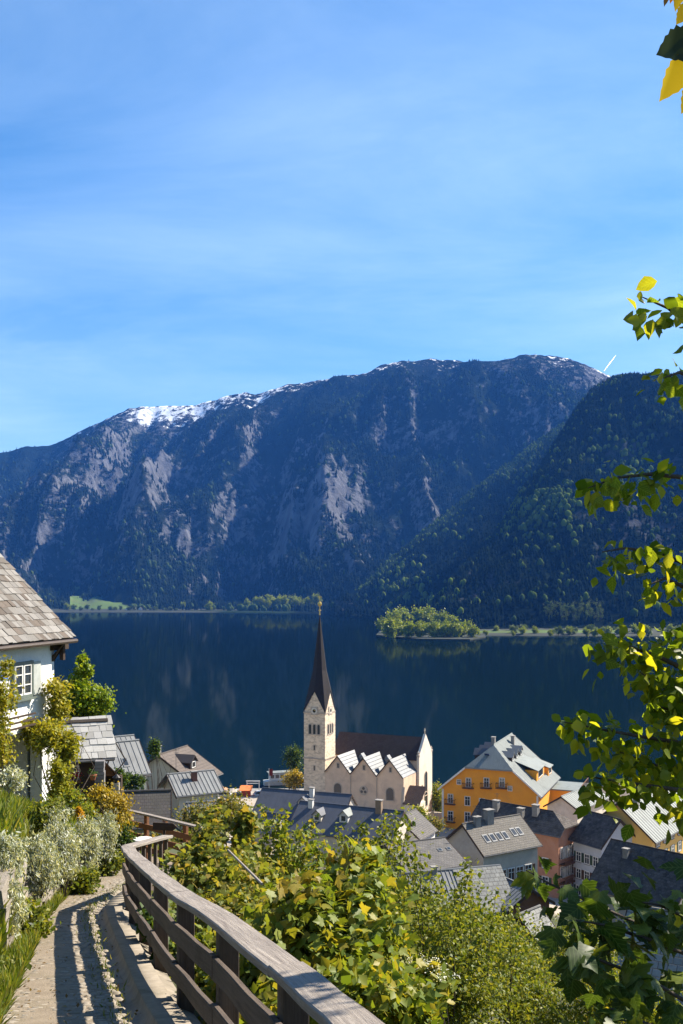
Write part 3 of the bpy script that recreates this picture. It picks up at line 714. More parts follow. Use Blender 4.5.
SHUT = [surf('green_shutter', (0.07, 0.12, 0.07), rough=.6, bumpd=0), surf('brown_shutter', (0.17, 0.09, 0.05), rough=.6, bumpd=0)]
HOUSES = []
def house(name, label, cat_, A, B, YA, E, eend, zb, wall, roof, over=0.6, gover=0.5, hipA=0.0, hipB=0.0, kA=1.0, kB=1.0, w=None, h=None, thick=0.22,
          seams=0.0, seam_mat=None, group=None, ridge_mat=None, pitch=None, YB=None):
    """Gabled or hipped house. A, B: ridge ends as pixels (equal height makes B's distance follow from A's);
    E: the visible eave corner at end eend, which fixes half width and roof height."""
    A3 = P(A[0], A[1], YA)
    if YB is None: YB = YA*(A[1]-HY)/(B[1]-HY)
    B3 = P(B[0], B[1], YB); B3[2] = A3[2]
    r = B3 - A3; L = np.linalg.norm(r); r = r/L
    n = np.array([r[1], -r[0], 0]);
    if n[1] > 0: n = -n
    Q = A3 if eend == 'A' else B3
    if pitch is not None:
        ez = (HY-E[1])/F
        w = (Q[2] - CZ - ez*Q[1])/(pitch + ez*n[1]); h = pitch*w
    elif w is None:
        ex = (E[0]-CX)/F; ez = (HY-E[1])/F
        w = (ex*Q[1] - Q[0])/(n[0] - ex*n[1])
        if w < 0: n = -n; w = -w
        Yt = Q[1] + n[1]*w; h = Q[2] - (CZ + ez*Yt)
    HOUSES.append((name, 'L=%.1f w=%.1f h=%.1f ridge z=%.1f eave z=%.1f base %.1f' % (L, w, h, A3[2], A3[2]-h, zb), 'dir %.0f' % math.degrees(math.atan2(r[1], r[0]))))
    mslope = h/w
    mid = (A3+B3)/2
    e = empty(name, (mid[0], mid[1], zb), label, cat_, group)
    def pt(l, s, z): return A3 + r*l + n*s + Z3*z
    # walls
    W = w - over; l0, l1 = gover, L - gover
    top = -thick*1.15
    def gable(l, k, hip):
        pts = [(-W, 0), (W, 0)]
        pl = [pt(l, -W, zb - A3[2] - 1.5), pt(l, W, zb - A3[2] - 1.5), pt(l, W, -mslope*W + top)]
        if hip > 0:
            kk = min(k, 0.999)*w
            if kk < W: pl += [pt(l, kk, -mslope*kk + top), pt(l, -kk, -mslope*kk + top)]
        else: pl += [pt(l, 0, top)]
        pl += [pt(l, -W, -mslope*W + top)]
        return pl
    wb = MB(); ga, gb = gable(l0, kA, hipA), gable(l1, kB, hipB)
    wb.add(ga, [tuple(range(len(ga)))]); wb.add(gb, [tuple(range(len(gb)))])
    wb.add([ga[1], ga[2], gb[2], gb[1]], [(0, 1, 2, 3)]); wb.add([ga[0], ga[-1], gb[-1], gb[0]], [(0, 1, 2, 3)])
    wb.build('wall', wall, e)
    # roof slopes
    sl = math.hypot(1, mslope)
    for sd in (1, -1):
        pl = []
        if hipA > 0: pl += [pt(0, sd*w*kA, -h*kA), pt(hipA, 0, 0)]
        else: pl += [pt(0, 0, 0)]
        if hipB > 0: pl += [pt(L-hipB, 0, 0), pt(L, sd*w*kB, -h*kB)]
        else: pl += [pt(L, 0, 0)]
        if not (hipB > 0 and kB >= 1): pl += [pt(L, sd*w, -h)]
        if not (hipA > 0 and kA >= 1): pl += [pt(0, sd*w, -h)]
        def uvf(p): return (float(np.dot(p-A3, r)) + 50, 50 - float(abs(np.dot(p-A3, n)))*sl)
        ro = MB().prism(pl, -Z3*thick, uvf).build('roof', roof, e)
        if seams > 0:
            sm = MB(); kx = seams*0.5
            while kx < L:
                s0 = 0.04
                if hipA > 0 and kx < hipA: s0 = w*kA*(1 - kx/hipA)
                if hipB > 0 and kx > L-hipB: s0 = w*kB*(1 - (L-kx)/hipB)
                if s0 < w - .3: sm.box(pt(kx, sd*s0, -mslope*s0 + 0.002), r*0.05, (n*sd*(w-s0) - Z3*mslope*(w-s0))*0.998, Z3*0.07)
                kx += seams
            tag(sm.build('seam', seam_mat or roof, ro), kind='stuff')
    for (hip, k, l, lr) in ((hipA, kA, 0.0, hipA), (hipB, kB, L, L-hipB)):
        if hip > 0:
            def uvf2(p): return (float(np.dot(p-A3, n)) + 50, 50 - abs(float(np.dot(p-A3, r)) - lr)*1.2)
            MB().prism([pt(lr, 0, 0.004), pt(l, w*k, -h*k + .004), pt(l, -w*k, -h*k + .004)], -Z3*thick, uvf2).build('roof_hip', roof, e)
    rc = MB(); rc.tube([pt(hipA, 0, 0.03), pt(L-hipB, 0, 0.03)], 0.11, 6); rc.build('ridge_cap', ridge_mat or roof, e)
    for sd in (1, -1):
        gt = MB(); gt.tube([pt(0.02, sd*(w+.05), -h-.12), pt(L-.02, sd*(w+.05), -h-.12)], 0.075, 6); gt.build('gutter', GUTTERM, e)
    for (hip, l, dr) in ((hipA, -.03, r), (hipB, L+.03, -r)):
        if hip > 0: continue
        for sd in (1, -1): MB().prism([pt(l, 0, .03), pt(l, sd*w, -h+.03), pt(l, sd*w, -h-thick-.08), pt(l, 0, -thick-.10)], dr*.06).build('verge_board', DARKWOOD, e)
    info = dict(e=e, A=A3, r=r, n=n, L=L, w=w, h=h, W=W, l0=l0, l1=l1, m=mslope, zb=zb, pt=pt, top=top, over=over)
    return info
def slope_pt(H, l, s, lift=0.0): return H['pt'](l, s, -H['m']*abs(s) + lift)
def side_windows(H, sd, rows, cols, ww, wh, l_from=None, l_to=None, z0=0.9, dz=2.7, trim=TRIM, skip=()):
    "rows of windows on the long wall at side sd"
    l_from = H['l0']+1.0 if l_from is None else l_from; l_to = H['l1']-1.0 if l_to is None else l_to
    for i in range(rows):
        for j in range(cols):
            if (i, j) in skip: continue
            l = l_from + (l_to-l_from)*(j+.5)/cols
            c = H['A'] + H['r']*l + H['n']*sd*H['W']; c[2] = H['zb'] + z0 + wh/2 + dz*i
            if c[2] + wh/2 > H['A'][2] - H['m']*H['W'] - 0.4: continue
            fo = window(H['e'], c, H['r'], H['n']*sd, ww, wh, trim)
            for q in (-1, 1): MB().cbox(c + H['r']*q*(ww*.75 + .16) + H['n']*sd*.05, H['r']*ww*.46, H['n']*.05, Z3*(wh+.1)).build('shutter', SHUT[(i + int(abs(H['A'][0]))) % 2], fo)
            MB().cbox(c - Z3*(wh/2 + .17) + H['n']*sd*.1, H['r']*(ww+.3), H['n']*.2, Z3*.07).build('sill', CONC, fo)
def gable_windows(H, end, spec, ww, wh, trim=TRIM):
    "windows on a gable wall: spec = [(s, z above base)]"
    l = H['l0'] if end == 'A' else H['l1']; nr = -H['r'] if end == 'A' else H['r']
    out = []
    for s, z in spec:
        c = H['A'] + H['r']*l + H['n']*s; c[2] = H['zb'] + z
        out.append(window(H['e'], c, H['n'], nr, ww, wh, trim))
    return out
def chimney(H, l, s, w=0.7, hgt=1.6, m=None, cap=True):
    m = m or BRICKM
    c = slope_pt(H, l, s); r, n = H['r'], H['n']
    cb = MB(); cb.cbox(c + Z3*(hgt/2 - 0.5), r*w, n*w*0.8, Z3*(hgt + 1.0)); o = cb.build('chimney', m, H['e'])
    if cap: MB().cbox(c + Z3*(hgt + 0.06), r*(w+.2), n*(w*0.8+.2), Z3*0.12).build('chimney_cap', CONC, o)
    return o
def skylight(H, l, s, w=0.8, hgt=1.1):
    p = [slope_pt(H, l-w/2, s-hgt/2, .09), slope_pt(H, l+w/2, s-hgt/2, .09), slope_pt(H, l+w/2, s+hgt/2, .09), slope_pt(H, l-w/2, s+hgt/2, .09)]
    o = MB().prism(p, -Z3*0.12).build('skylight', METAL_G, H['e'])
    q = [p[0]*.86+p[2]*.14, p[1]*.86+p[3]*.14, p[2]*.86+p[0]*.14, p[3]*.86+p[1]*.14]
    MB().prism([x + Z3*0.012 for x in q], -Z3*0.006).build('pane', GLASS, o)
def dormer(H, l, s, w=1.6, hgt=1.3, roofm=None, wallm=None, shed=False):
    "gabled or shed dormer; s = where its front stands on the slope (signed)"
    sd = 1 if s > 0 else -1; r, n = H['r'], H['n']*sd
    base = slope_pt(H, l, s); back = hgt/H['m']
    f = MB()
    fr = [base - r*w/2 - Z3*.1, base + r*w/2 - Z3*.1, base + r*w/2 + Z3*hgt, base - r*w/2 + Z3*hgt]
    if not shed: fr.insert(3, base + Z3*(hgt + w*0.42))
    f.prism(fr, -n*back*0.96)
    o = f.build('dormer', wallm or DARKWOOD, H['e'])
    ro = 0.22
    if shed:
        top = [base - r*(w/2+ro) + Z3*(hgt+.02) + n*.4, base + r*(w/2+ro) + Z3*(hgt+.02) + n*.4]
        bk = hgt*1.75/H['m']
        top += [base + r*(w/2+ro) + Z3*(hgt + H['m']*0.0 + bk*H['m']*0.46) - n*bk, base - r*(w/2+ro) + Z3*(hgt + bk*H['m']*0.46) - n*bk]
        MB().prism(top, -Z3*0.12).build('dormer_roof', roofm, o)
    else:
        pk = base + Z3*(hgt + w*0.42 + .12); bk = (hgt + w*0.42)/H['m']
        for s2 in (-1, 1):
            ev = base + r*s2*(w/2+ro) + Z3*(hgt - ro*0.8)
            MB().prism([pk + n*.3, ev + n*.3, ev - n*(hgt/H['m']*1.02), pk - n*bk], -Z3*0.1).build('dormer_roof', roofm, o)
    # its window
    fo = MB(); c = base + Z3*(hgt*0.52) + n*0.01
    for q in (-1, 1):
        fo.cbox(c + r*q*w*0.3 + n*.04, r*0.1, n*0.08, Z3*hgt*0.75); fo.cbox(c + Z3*q*hgt*0.36 + n*.043, r*w*0.62, n*0.08, Z3*0.1)
    fo.build('window_frame', TRIM, o)
    MB().cbox(c + n*.02, r*w*0.56, n*0.02, Z3*hgt*0.66).build('pane', GLASS, o)
    return o
# ================================================================== church
STONE, t, b = newmat('church_ashlar')
tc_ = nd(t, 'ShaderNodeTexCoord'); v0 = tc_.outputs['Object']
c = mixrgb(t, ramp(t, noise(t, v0, 1.1, 6, 0.7), 0.3, 0.7), (0.80, 0.65, 0.47), (0.68, 0.53, 0.375))
vo = nd(t, 'ShaderNodeTexVoronoi'); t.links.new(mapping(t, v0, (1.6, 1.6, 3.2)), vo.inputs['Vector']); vo.inputs['Scale'].default_value = 1.0
hsep = nd(t, 'ShaderNodeSeparateColor'); t.links.new(vo.outputs['Color'], hsep.inputs[0])
c = mixrgb(t, ramp(t, hsep.outputs[0], 0.40, 0.95, 0, 0.62), c, (0.38, 0.29, 0.205))
c = mixrgb(t, ramp(t, noise(t, v0, 0.35, 5, 0.7, .5), 0.5, 0.75, 0, 0.5), c, (0.36, 0.30, 0.25))
t.links.new(c, b.inputs['Base Color']); b.inputs['Roughness'].default_value = 0.9
bump(t, b, vo.outputs['Distance'], 0.5, 0.05)
STONE2 = surf('church_trim_stone', (0.50, 0.42, 0.33), (0.40, 0.33, 0.26), scale=1.5)
NAVEW = surf('nave_plaster', (0.74, 0.56, 0.40), (0.62, 0.46, 0.33), scale=0.6, stain=(0.44, 0.33, 0.25), stain_scale=0.45)
FACADE = surf('facade_plaster', (0.78, 0.69, 0.57), (0.70, 0.61, 0.50), scale=0.5, stain=(0.48, 0.41, 0.34), stain_scale=0.35)

TH = R(25.0)
U = np.array([math.cos(TH), -math.sin(TH), 0]); Vv = np.array([math.sin(TH), math.cos(TH), 0])
YC = 218.0
C0 = P(325.1, 713, YC); C0[2] = 0
K = YC/F                                                  # metres per pixel at the near tower corner
def zpx(py, Y=YC): return CZ + (HY-py)/F*Y
def cp(u, v, z): return C0 + U*u + Vv*v + Z3*z
ch = empty('church', cp(6, 6, 2.5), 'stone church with slender dark spire and three gabled bays beside the lake', 'church')
s = 5.2; zb = 1.0
ze = zpx(713); zg = zpx(692, YC+1)
# tower shaft with four gables (local: u from -s..0, v from 0..s)
tw = MB()
tw.box(cp(-s, 0, zb), U*s, Vv*s, Z3*(ze-zb))
tw.prism([cp(-s, 0, ze), cp(0, 0, ze), cp(-s/2, 0, zg)], Vv*0.45)
tw.prism([cp(-s, s, ze), cp(0, s, ze), cp(-s/2, s, zg)], -Vv*0.45)
tw.prism([cp(0, 0.0, ze), cp(0, s, ze), cp(0, s/2, zg)], -U*0.45)
tw.prism([cp(-s, 0.0, ze), cp(-s, s, ze), cp(-s, s/2, zg)], U*0.45)
tow = tw.build('tower', STONE, ch)
# spire: octagon growing out of the gables, broach planes down to the four corners
ztop = zpx(613, YC+2)
ax = cp(-s/2, s/2, 0)
SP = SLATE_BR.copy(); SP.name = 'spire_shingles'
SPIRE = surf('spire_shingle', (0.036, 0.025, 0.024), (0.022, 0.016, 0.016), scale=1.0, fine=6, stretch=(1, 1, 2.5), bumpd=0.02, rough=0.7)
sp = MB()
ap = ax + Z3*ztop
hs_ = s/2 + 0.16
corners = [(-hs_, -hs_), (hs_, -hs_), (hs_, hs_), (-hs_, hs_)]
pk = [(0, -hs_), (hs_, 0), (0, hs_), (-hs_, 0)]
def lp(q, z): return ax + U*q[0] + Vv*q[1] + Z3*z
zk = zg + 4.6; kr = 1.62                                    # kink ring above the gable tips
ring = []
for k in range(8):
    a = -math.pi/2 + k*math.pi/4 - math.pi/4
    ring.append(ax + U*kr*math.cos(a) + Vv*kr*math.sin(a) + Z3*zk)
# ring[0] corner 0, ring[1] gable tip 0, ...
for k in range(4):
    ck = lp(corners[k], ze - 0.25); t0 = lp(pk[k], zg + 0.22); tp = lp(pk[k-1], zg + 0.22)
    r0 = ring[2*k]; r1 = ring[2*k+1]; rm = ring[2*k-1]
    sp.add([ck, t0, r1, r0], [(0, 1, 2, 3)]); sp.add([ck, r0, rm, tp], [(0, 1, 2, 3)])
    sp.add([r0, r1, ap], [(0, 1, 2)]); sp.add([rm, r0, ap], [(0, 1, 2)])
spo = sp.build('spire', SPIRE, ch)
fi = MB(); fi.lathe(ap - Z3*0.5, [(.16, 0), (.13, .5), (.12, .9), (.34, 1.0), (.34, 1.12), (.1, 1.25), (.09, 1.9), (.42, 2.1), (.5, 2.45), (.42, 2.8), (.09, 3.0), (.07, 4.3)], 10)
fi.cbox(ap + Z3*3.55, U*0.9, Vv*0.12, Z3*0.14); fi.build('finial', BRASS, spo)
# cornice bands
for zz, dpt in ((zpx(760), 0.12), (ze - 0.25, 0.1)):
    q = MB()
    for o_, a_, b_ in ((cp(-s-dpt, -dpt, zz), U*(s+2*dpt), Vv*dpt), (cp(0, 0, zz), U*dpt, Vv*s), (cp(-s-dpt, 0, zz), U*dpt, Vv*s)):
        q.box(o_, a_, b_, Z3*0.28)
    q.build('cornice', STONE2, tow)
# clocks
CLOCK = surf('clock_face', (0.72, 0.66, 0.55), rough=0.6, bumpd=0)
BLACKM = surf('black_iron', (0.02, 0.02, 0.02), rough=0.5, bumpd=0)
def clock(c, a, nr, rad):
    fr = MB(); fr.cbox(c + nr*.06, a*rad*2.5, nr*.12, Z3*rad*2.5); fo = fr.build('clock', STONE2, ch)
    d = MB(); d.prism([c + nr*.15 + a*rad*math.cos(k*math.pi/10) + Z3*rad*math.sin(k*math.pi/10) for k in range(20)], -nr*.04); d.build('clock_face', CLOCK, fo)
    hh = MB(); hh.prism([c + nr*.18 + a*rad*.52*math.cos(k*math.pi/8) + Z3*rad*.52*math.sin(k*math.pi/8) for k in range(16)], -nr*.02); hh.build('dial', BLACKM, fo)
    h2 = MB(); h2.cbox(c + nr*.2 + a*rad*.2 + Z3*rad*.12, a*rad*.55, nr*.02, Z3*.08); h2.cbox(c + nr*.203 + Z3*rad*.3, a*.08, nr*.02, Z3*rad*.6)
    h2.build('clock_hand', BRASS, fo)
clock(cp(-s/2, 0, zpx(711.5)), U, -Vv, 0.72); clock(cp(0, s/2, zpx(711.5)), Vv, U, 0.72)
for k in range(3):
    archwin(ch, cp(-s/2 + (k-1)*1.05, 0, zpx(730)), U, -Vv, 0.62, 2.1); archwin(ch, cp(0, s/2 + (k-1)*1.05, zpx(730)), Vv, U, 0.62, 2.1)
for py in (748.5, 769): window(ch, cp(-s/2, 0, zpx(py)), U, -Vv, 0.28, 1.0, STONE2, mull=False, fw=.12)
# side aisle with three cross gables
Lw = None
for q in np.linspace(10, 30, 400):
    pnt = cp(q, 0, 0)
    if (pnt[0]/pnt[1])*F + CX > 403.5: Lw = q; break
aisle = 8.2; bay = Lw/3; zv = zpx(771); zpk = zpx(754.5)
aw = MB(); aw.box(cp(0.02, 0.03, zb), U*(Lw-.02), Vv*aisle, Z3*(zv-zb-.1))
for k in range(3):
    aw.prism([cp(k*bay, 0.03, zv-.1), cp((k+1)*bay, 0.03, zv-.1), cp((k+.5)*bay, 0.03, zpk-.12)], Vv*0.4)
aw.build('aisle_wall', NAVEW, ch)
run = 10.4
for k in range(3):
    for sd in (-1, 1):
        mid_ = (k+.5)*bay
        ro = MB().prism([cp(mid_, -.35, zpk), cp(mid_ + sd*(bay/2+.0), -.35, zv-.02), cp(mid_ + sd*bay/2, run, zv-.02), cp(mid_, run, zpk)], Z3*-0.16).build('aisle_roof', LEAD, ch)
        q = MB()
        for j in range(1, 6):
            f_ = j/6
            q.box(cp(mid_ + sd*bay/2*f_, -.3, zpk + (zv-.02-zpk)*f_ + .003), U*0.06, Vv*run, Z3*0.06)
        tag(q.build('seam', LEAD, ro), kind='stuff')
        MB().prism([cp(mid_, -.37, zpk+.05), cp(mid_ + sd*bay/2, -.37, zv+.03), cp(mid_ + sd*bay/2, -.37, zv-.3), cp(mid_, -.37, zpk-.28)], Vv*0.10).build('verge_board', SPIRE, ch)
    u0 = (k+.5)*bay
    window(ch, cp(u0 + .1, .03, zpx(764.5)), U, -Vv, 0.5, 0.95, STONE2, mull=False, fw=.14)
    if k == 1:
        rw = MB(); c = cp(u0, .03, zpx(787))
        rw.prism([c - Vv*.12 + U*1.0*math.cos(j*math.pi/8) + Z3*1.0*math.sin(j*math.pi/8) for j in range(16)], Vv*.12); ro_ = rw.build('rose_window', STONE2, ch)
        for j in range(3):
            a_ = math.pi/2 + j*2*math.pi/3; c2 = c + U*.48*math.cos(a_) + Z3*.48*math.sin(a_)
            MB().prism([c2 - Vv*.15 + U*.33*math.cos(q*math.pi/5) + Z3*.33*math.sin(q*math.pi/5) for q in range(10)], Vv*.02).build('pane', GLASS, ro_)
    else:
        archwin(ch, cp(u0, .03, zpx(788)), U, -Vv, 1.7, 2.6)
    # little lead roof vents
    if k < 2:
        c = cp((k+1)*bay + .9, 3.4, zpk - 0.6); MB().prism([c - U*.6, c + U*.6, c + Z3*.8], Vv*1.6).build('roof_vent', LEAD, ch)
for k in range(1, 3): MB().cbox(cp(k*bay, -.06, (zv+zb)/2 - .2), U*.14, Vv*.14, Z3*(zv-zb-.6)).build('downpipe', STONE2, ch)
# nave behind the aisle
n0, nw = 8.2, 8.0
Ln = Lw + .35; zri = 19.3; zne = 15.2
nv = MB(); nv.prism([cp(-2, n0, zb), cp(-2, n0+nw, zb), cp(-2, n0+nw, zne), cp(-2, n0+nw/2, zri-.25), cp(-2, n0, zne)], U*(Ln+1.6)); nv.build('nave_wall', NAVEW, ch)
fc = MB(); fc.prism([cp(Ln-.4, n0-.15, zb), cp(Ln-.4, n0+nw+.15, zb), cp(Ln-.4, n0+nw+.15, zne+.4), cp(Ln-.4, n0+nw/2, zri+.75), cp(Ln-.4, n0-.15, zne+.4)], U*0.55); fco = fc.build('facade', FACADE, ch)
fi = MB(); fi.cbox(cp(Ln-.1, n0+nw/2, zri+1.3), U*.16, Vv*.16, Z3*1.4); fi.cbox(cp(Ln-.1, n0+nw/2, zri+1.55), U*.18, Vv*.7, Z3*.14); fi.build('gable_cross', STONE2, fco)
for vv in (n0-.1, n0+nw+.1): MB().lathe(cp(Ln-.1, vv, zne+.3), [(.35, 0), (.4, .4), (.2, .7), (.28, .95), (.05, 1.3)], 8).build('pinnacle', STONE2, fco)
archwin(fco, cp(Ln+.15, n0+nw/2, zpx(786)), Vv, U, 1.5, 5.2); archwin(fco, cp(Ln+.15, n0+nw/2, zb+4.6), Vv, U, 1.8, 3.2)
archwin(fco, cp(Ln+.15, n0+nw*.2, zpx(793)), Vv, U, .6, 3.0)
for sd in (0, 1):
    e0 = n0 - .45 if sd == 0 else n0 + nw + .45
    def uvf(p): return (float(np.dot(p-C0, U))+50, float(p[2])*1.3)
    MB().prism([cp(-2.2, n0+nw/2, zri), cp(Ln-.38, n0+nw/2, zri), cp(Ln-.38, e0, zne-.3), cp(-2.2, e0, zne-.3)], -Z3*.2, uvf).build('nave_roof', SLATE_BR, ch)
# little porch and buttress at the facade end
pr = MB(); pr.box(cp(Lw+.3, -.6, zb), U*3.4, Vv*3.8, Z3*6.2); pro = pr.build('porch', FACADE, ch)
MB().prism([cp(Lw+.1, -.9, zb+6.1), cp(Lw+3.9, -.9, zb+6.1), cp(Lw+3.9, 3.4, zb+9.2), cp(Lw+.1, 3.4, zb+9.2)], -Z3*.2, lambda p: (p[0], p[1])).build('porch_roof', SLATE_BR, pro)
bt = MB(); bt.prism([cp(Lw-.3, -.02, zb), cp(Lw-.3, -1.2, zb), cp(Lw-.3, -.5, zv-3.5), cp(Lw-.3, -.02, zv-2.0)], U*.6); bt.build('buttress', STONE2, ch)

# ================================================================== houses on the lake side
# orange hotel
H = house('hotel', 'orange lakeside hotel with half-hipped pale roof, dormers and wooden balconies', 'hotel', (488.5, 748.0), (512, 739.5), 203, (437.5, 789), 'A', 2.0, ORANGE_R, METAL_L, over=0.7, gover=0.7, hipA=4.6, kA=0.46, thick=0.3, seams=0.9, YB=224)
W = H['W']
ztop_ = H['A'][2]-H['h']
g = [(-W*.26, 10.2), (W*.10, 10.2), (W*.44, 10.2)]
sgn = 1 if (H['n'][0] < 0) else -1          # n points to the photo's left for +1
def hz_(s, z): return (s*sgn, z)
def hface(px, py):
    "a pixel on the hotel's front wall -> (s, height above base)"
    o = H['A'] + H['r']*H['l0']; rr = H['r']; q = P(px, py, 1.0) - np.array([0, 0, CZ]); 
    tq = np.dot(o[:2], rr[:2])/np.dot(q[:2], rr[:2]); p3 = q*tq; p3[2] += CZ
    return float(np.dot(p3 - o, H['n'])), float(p3[2] - H['zb'])
def fw_(px, py, w_, h_, bal=0):
    s_, z_ = hface(px, py); gable_windows(H, 'A', [(s_, z_)], w_, h_)
    if bal:
        c = H['A'] + H['r']*H['l0'] + H['n']*s_; c[2] = H['zb'] + z_ - h_/2 - .25
        balcony(H['e'], c, H['n'], -H['r'], bal, 1.0, 0.9)
for px in (468.5, 486.5, 502): fw_(px, 782.5, 0.95, 1.75, 2.3)
for px, py in ((459, 782), (510, 788.5)): fw_(px, py, 0.75, 0.85)
fw_(450.5, 798.5, 0.95, 1.75, 2.2); fw_(467.5, 801, 1.0, 1.75); fw_(482, 803, 1.0, 1.75); fw_(450.5, 816, 0.95, 1.9, 2.2); fw_(467.5, 817, 1.0, 1.9); fw_(483, 819, 1.0, 1.9)
# white verge boards and corner board
for sd in (1, -1):
    MB().prism([H['pt'](-.05, sd*H['w']*.46, -H['h']*.46 + .06), H['pt'](-.05, sd*H['w'], -H['h'] + .06), H['pt'](-.05, sd*H['w'], -H['h'] - .38), H['pt'](-.05, sd*H['w']*.46, -H['h']*.46 - .38)], H['r']*.12).build('verge_board', TRIM, H['e'])
    MB().box(H['pt'](H['l0']-.04, sd*(W-.25) - .2, H['zb']-H['A'][2]), H['r']*.1, H['n']*.4, Z3*(ztop_ - H['zb'])).build('corner_board', TRIM, H['e'])
rs_ = -1 if H['n'][0] < 0 else 1
L = H['L']
for l in (5.2, 9.2, 13.5): dormer(H, l, rs_*H['w']*.36, 1.9, 1.15, METAL_G, DARKWOOD)
for l in (5.2, 9.5, 14): dormer(H, l, -rs_*H['w']*.36, 2.2, 1.3, METAL_B, DARKWOOD)
dormer(H, 10.5, rs_*H['w']*.80, 8.5, 2.2, METAL_L, ORANGE_R, shed=True)
dormer(H, 18.0, rs_*H['w']*.86, 4.0, 1.8, METAL_L, ORANGE_R, shed=True)
chimney(H, 7.0, -rs_*.6, .9, 1.7, CONC); chimney(H, 16, rs_*1.6, .9, 1.7, CONC)
c = slope_pt(H, 2.8, 0); MB().cbox(H['pt'](2.55, -rs_*.9, -H['h']*.215) , H['r']*1.1 - Z3*.85, H['n']*.95, Z3*.1).build('skylight', surf('blue_glass', (0.03, 0.06, 0.18), rough=.1, bumpd=0), H['e'])
# far wing with roof terrace
cw = H['pt'](H['L']-3.5, rs_*(W + 3.2), 0); cw[2] = 2.0
MB().box(cw - H['r']*5 - H['n']*3.2, H['r']*9, H['n']*6.4, Z3*7.4).build('wing_wall', ORANGE_R, H['e'])
MB().box(cw - H['r']*5.3 - H['n']*3.5 + Z3*7.4, H['r']*9.6, H['n']*7.0, Z3*.25).build('terrace_slab', METAL_L, H['e'])
for k in range(9): MB().cbox(cw - H['r']*5.2 + H['r']*9.4*k/8 + H['n']*rs_*3.4 + Z3*8.2, H['r']*.1, H['n']*.1, Z3*1.1).build('terrace_post', BROWNWOOD, H['e'])
MB().cbox(cw - H['r']*.5 + H['n']*rs_*3.4 + Z3*8.75, H['r']*9.6, H['n']*.14, Z3*.12).build('terrace_rail', BROWNWOOD, H['e'])

# pink house with balconies under a big dark shingle roof
H = house('guest_house', 'pink house with timber balconies under a large dark shingle roof', 'house', (481, 799), (572, 811), 172, (558, 837), 'B', 1.8, PINK_R, SLATE_D, over=1.0, gover=0.9, hipB=3.4, kB=0.62, YB=160, pitch=.8)
sgd = 1
for i in range(3):
    for j in range(5):
        s_ = -H['W'] + 1.2 + (2*H['W']-2.4)*j/4
        gable_windows(H, 'B', [(s_, 2.0 + 3.0*i)], 0.95, 1.7)
    if i: 
        c = H['A'] + H['r']*H['l1']; c[2] = H['zb'] + 3.0*i + .35
        balcony(H['e'], c, H['n'], H['r'], 2*H['W'] - .3, 1.0, 1.2)
side_windows(H, 1 if H['n'][1] < 0 else -1, 2, 5, 1.0, 1.5, z0=2.5, dz=3)
for l, s_ in ((4, .35), (9.2, .5), (11.5, .25)): chimney(H, l, s_*H['w']*(1 if H['n'][1] < 0 else -1), 1.0, 1.5, CONC)

# taupe roof with roof lights
H = house('town_house', 'house with taupe tiled roof, a row of roof lights and pale chimney', 'house', (462, 824), (520, 814.5), 132, (465, 856), 'A', 9.0, GREY_R, TAUPE, over=0.5, gover=0.4, pitch=.75)
sd = 1
for l in np.array([2.2, 3.3, 4.4, 5.5]): skylight(H, l, sd*H['w']*.55)
for l in (7.2, 8.2): skylight(H, l, sd*H['w']*.5)
chimney(H, 4.4, sd*.3, 1.1, 1.6, CONC); chimney(H, 2.2, sd*.5, .8, 1.1, CONC)
side_windows(H, sd, 3, 5, 1.1, 1.5, z0=0.3, dz=2.2)

H = house('town_house', 'house with broad grey tiled roof and two small roof vents', 'house', (385, 845), (445, 837.5), 126, (470, 865), 'B', 9.0, GREY_R, GREYTILE, over=0.5, gover=0.4)
for l in (H['L']-2.2, H['L']-.9): skylight(H, l, H['w']*.4, .6, .6)
side_windows(H, 1, 2, 4, 1.0, 1.3)

# long roof half corrugated, half pale shingles
H = house('barn', 'long low barn roofed half in corrugated sheet, half in pale shingles', 'barn', (405, 873.5), (500, 865.5), 100, (505, 911), 'B', 13.0, DARKWOOD, METAL_G, over=0.5, gover=0.4, seams=0.45, pitch=.8)
q = H; l0 = q['L']*.49
MB().prism([slope_pt(q, l0, .02, .10), slope_pt(q, q['L']+.05, .02, .10), slope_pt(q, q['L']+.05, q['w']+.05, .10), slope_pt(q, l0, q['w']+.05, .10)], -Z3*.085,
           lambda p: (float(np.dot(p-q['A'], q['r']))+50, 50-float(np.dot(p-q['A'], q['n']))*1.3)).build('shingle_covering', PALESH, q['e'])
chimney(H, 3.0, .3, .5, .7, CONC)

H = house('timber_house', 'small brown timber house with grey sheet roof beside the barn', 'house', (498, 875), (532, 880), 104, (506, 891), 'A', 13.5, BROWNWOOD, METAL_G, over=0.4, gover=0.4, seams=0.5, w=2.9, h=1.7, YB=99)
side_windows(H, 1, 1, 2, .8, 1.0, z0=1.6); gable_windows(H, 'B', [(-.9, 2.4), (.9, 2.4)], .8, 1.0)

H = house('garden_shed', 'small shed with whitish shingled roof in the trees', 'shed', (518, 915), (540, 906), 82, (538, 940), 'A', 21.0, DARKWOOD, PALESH, over=0.3, gover=0.3, w=2.1, h=2.0)

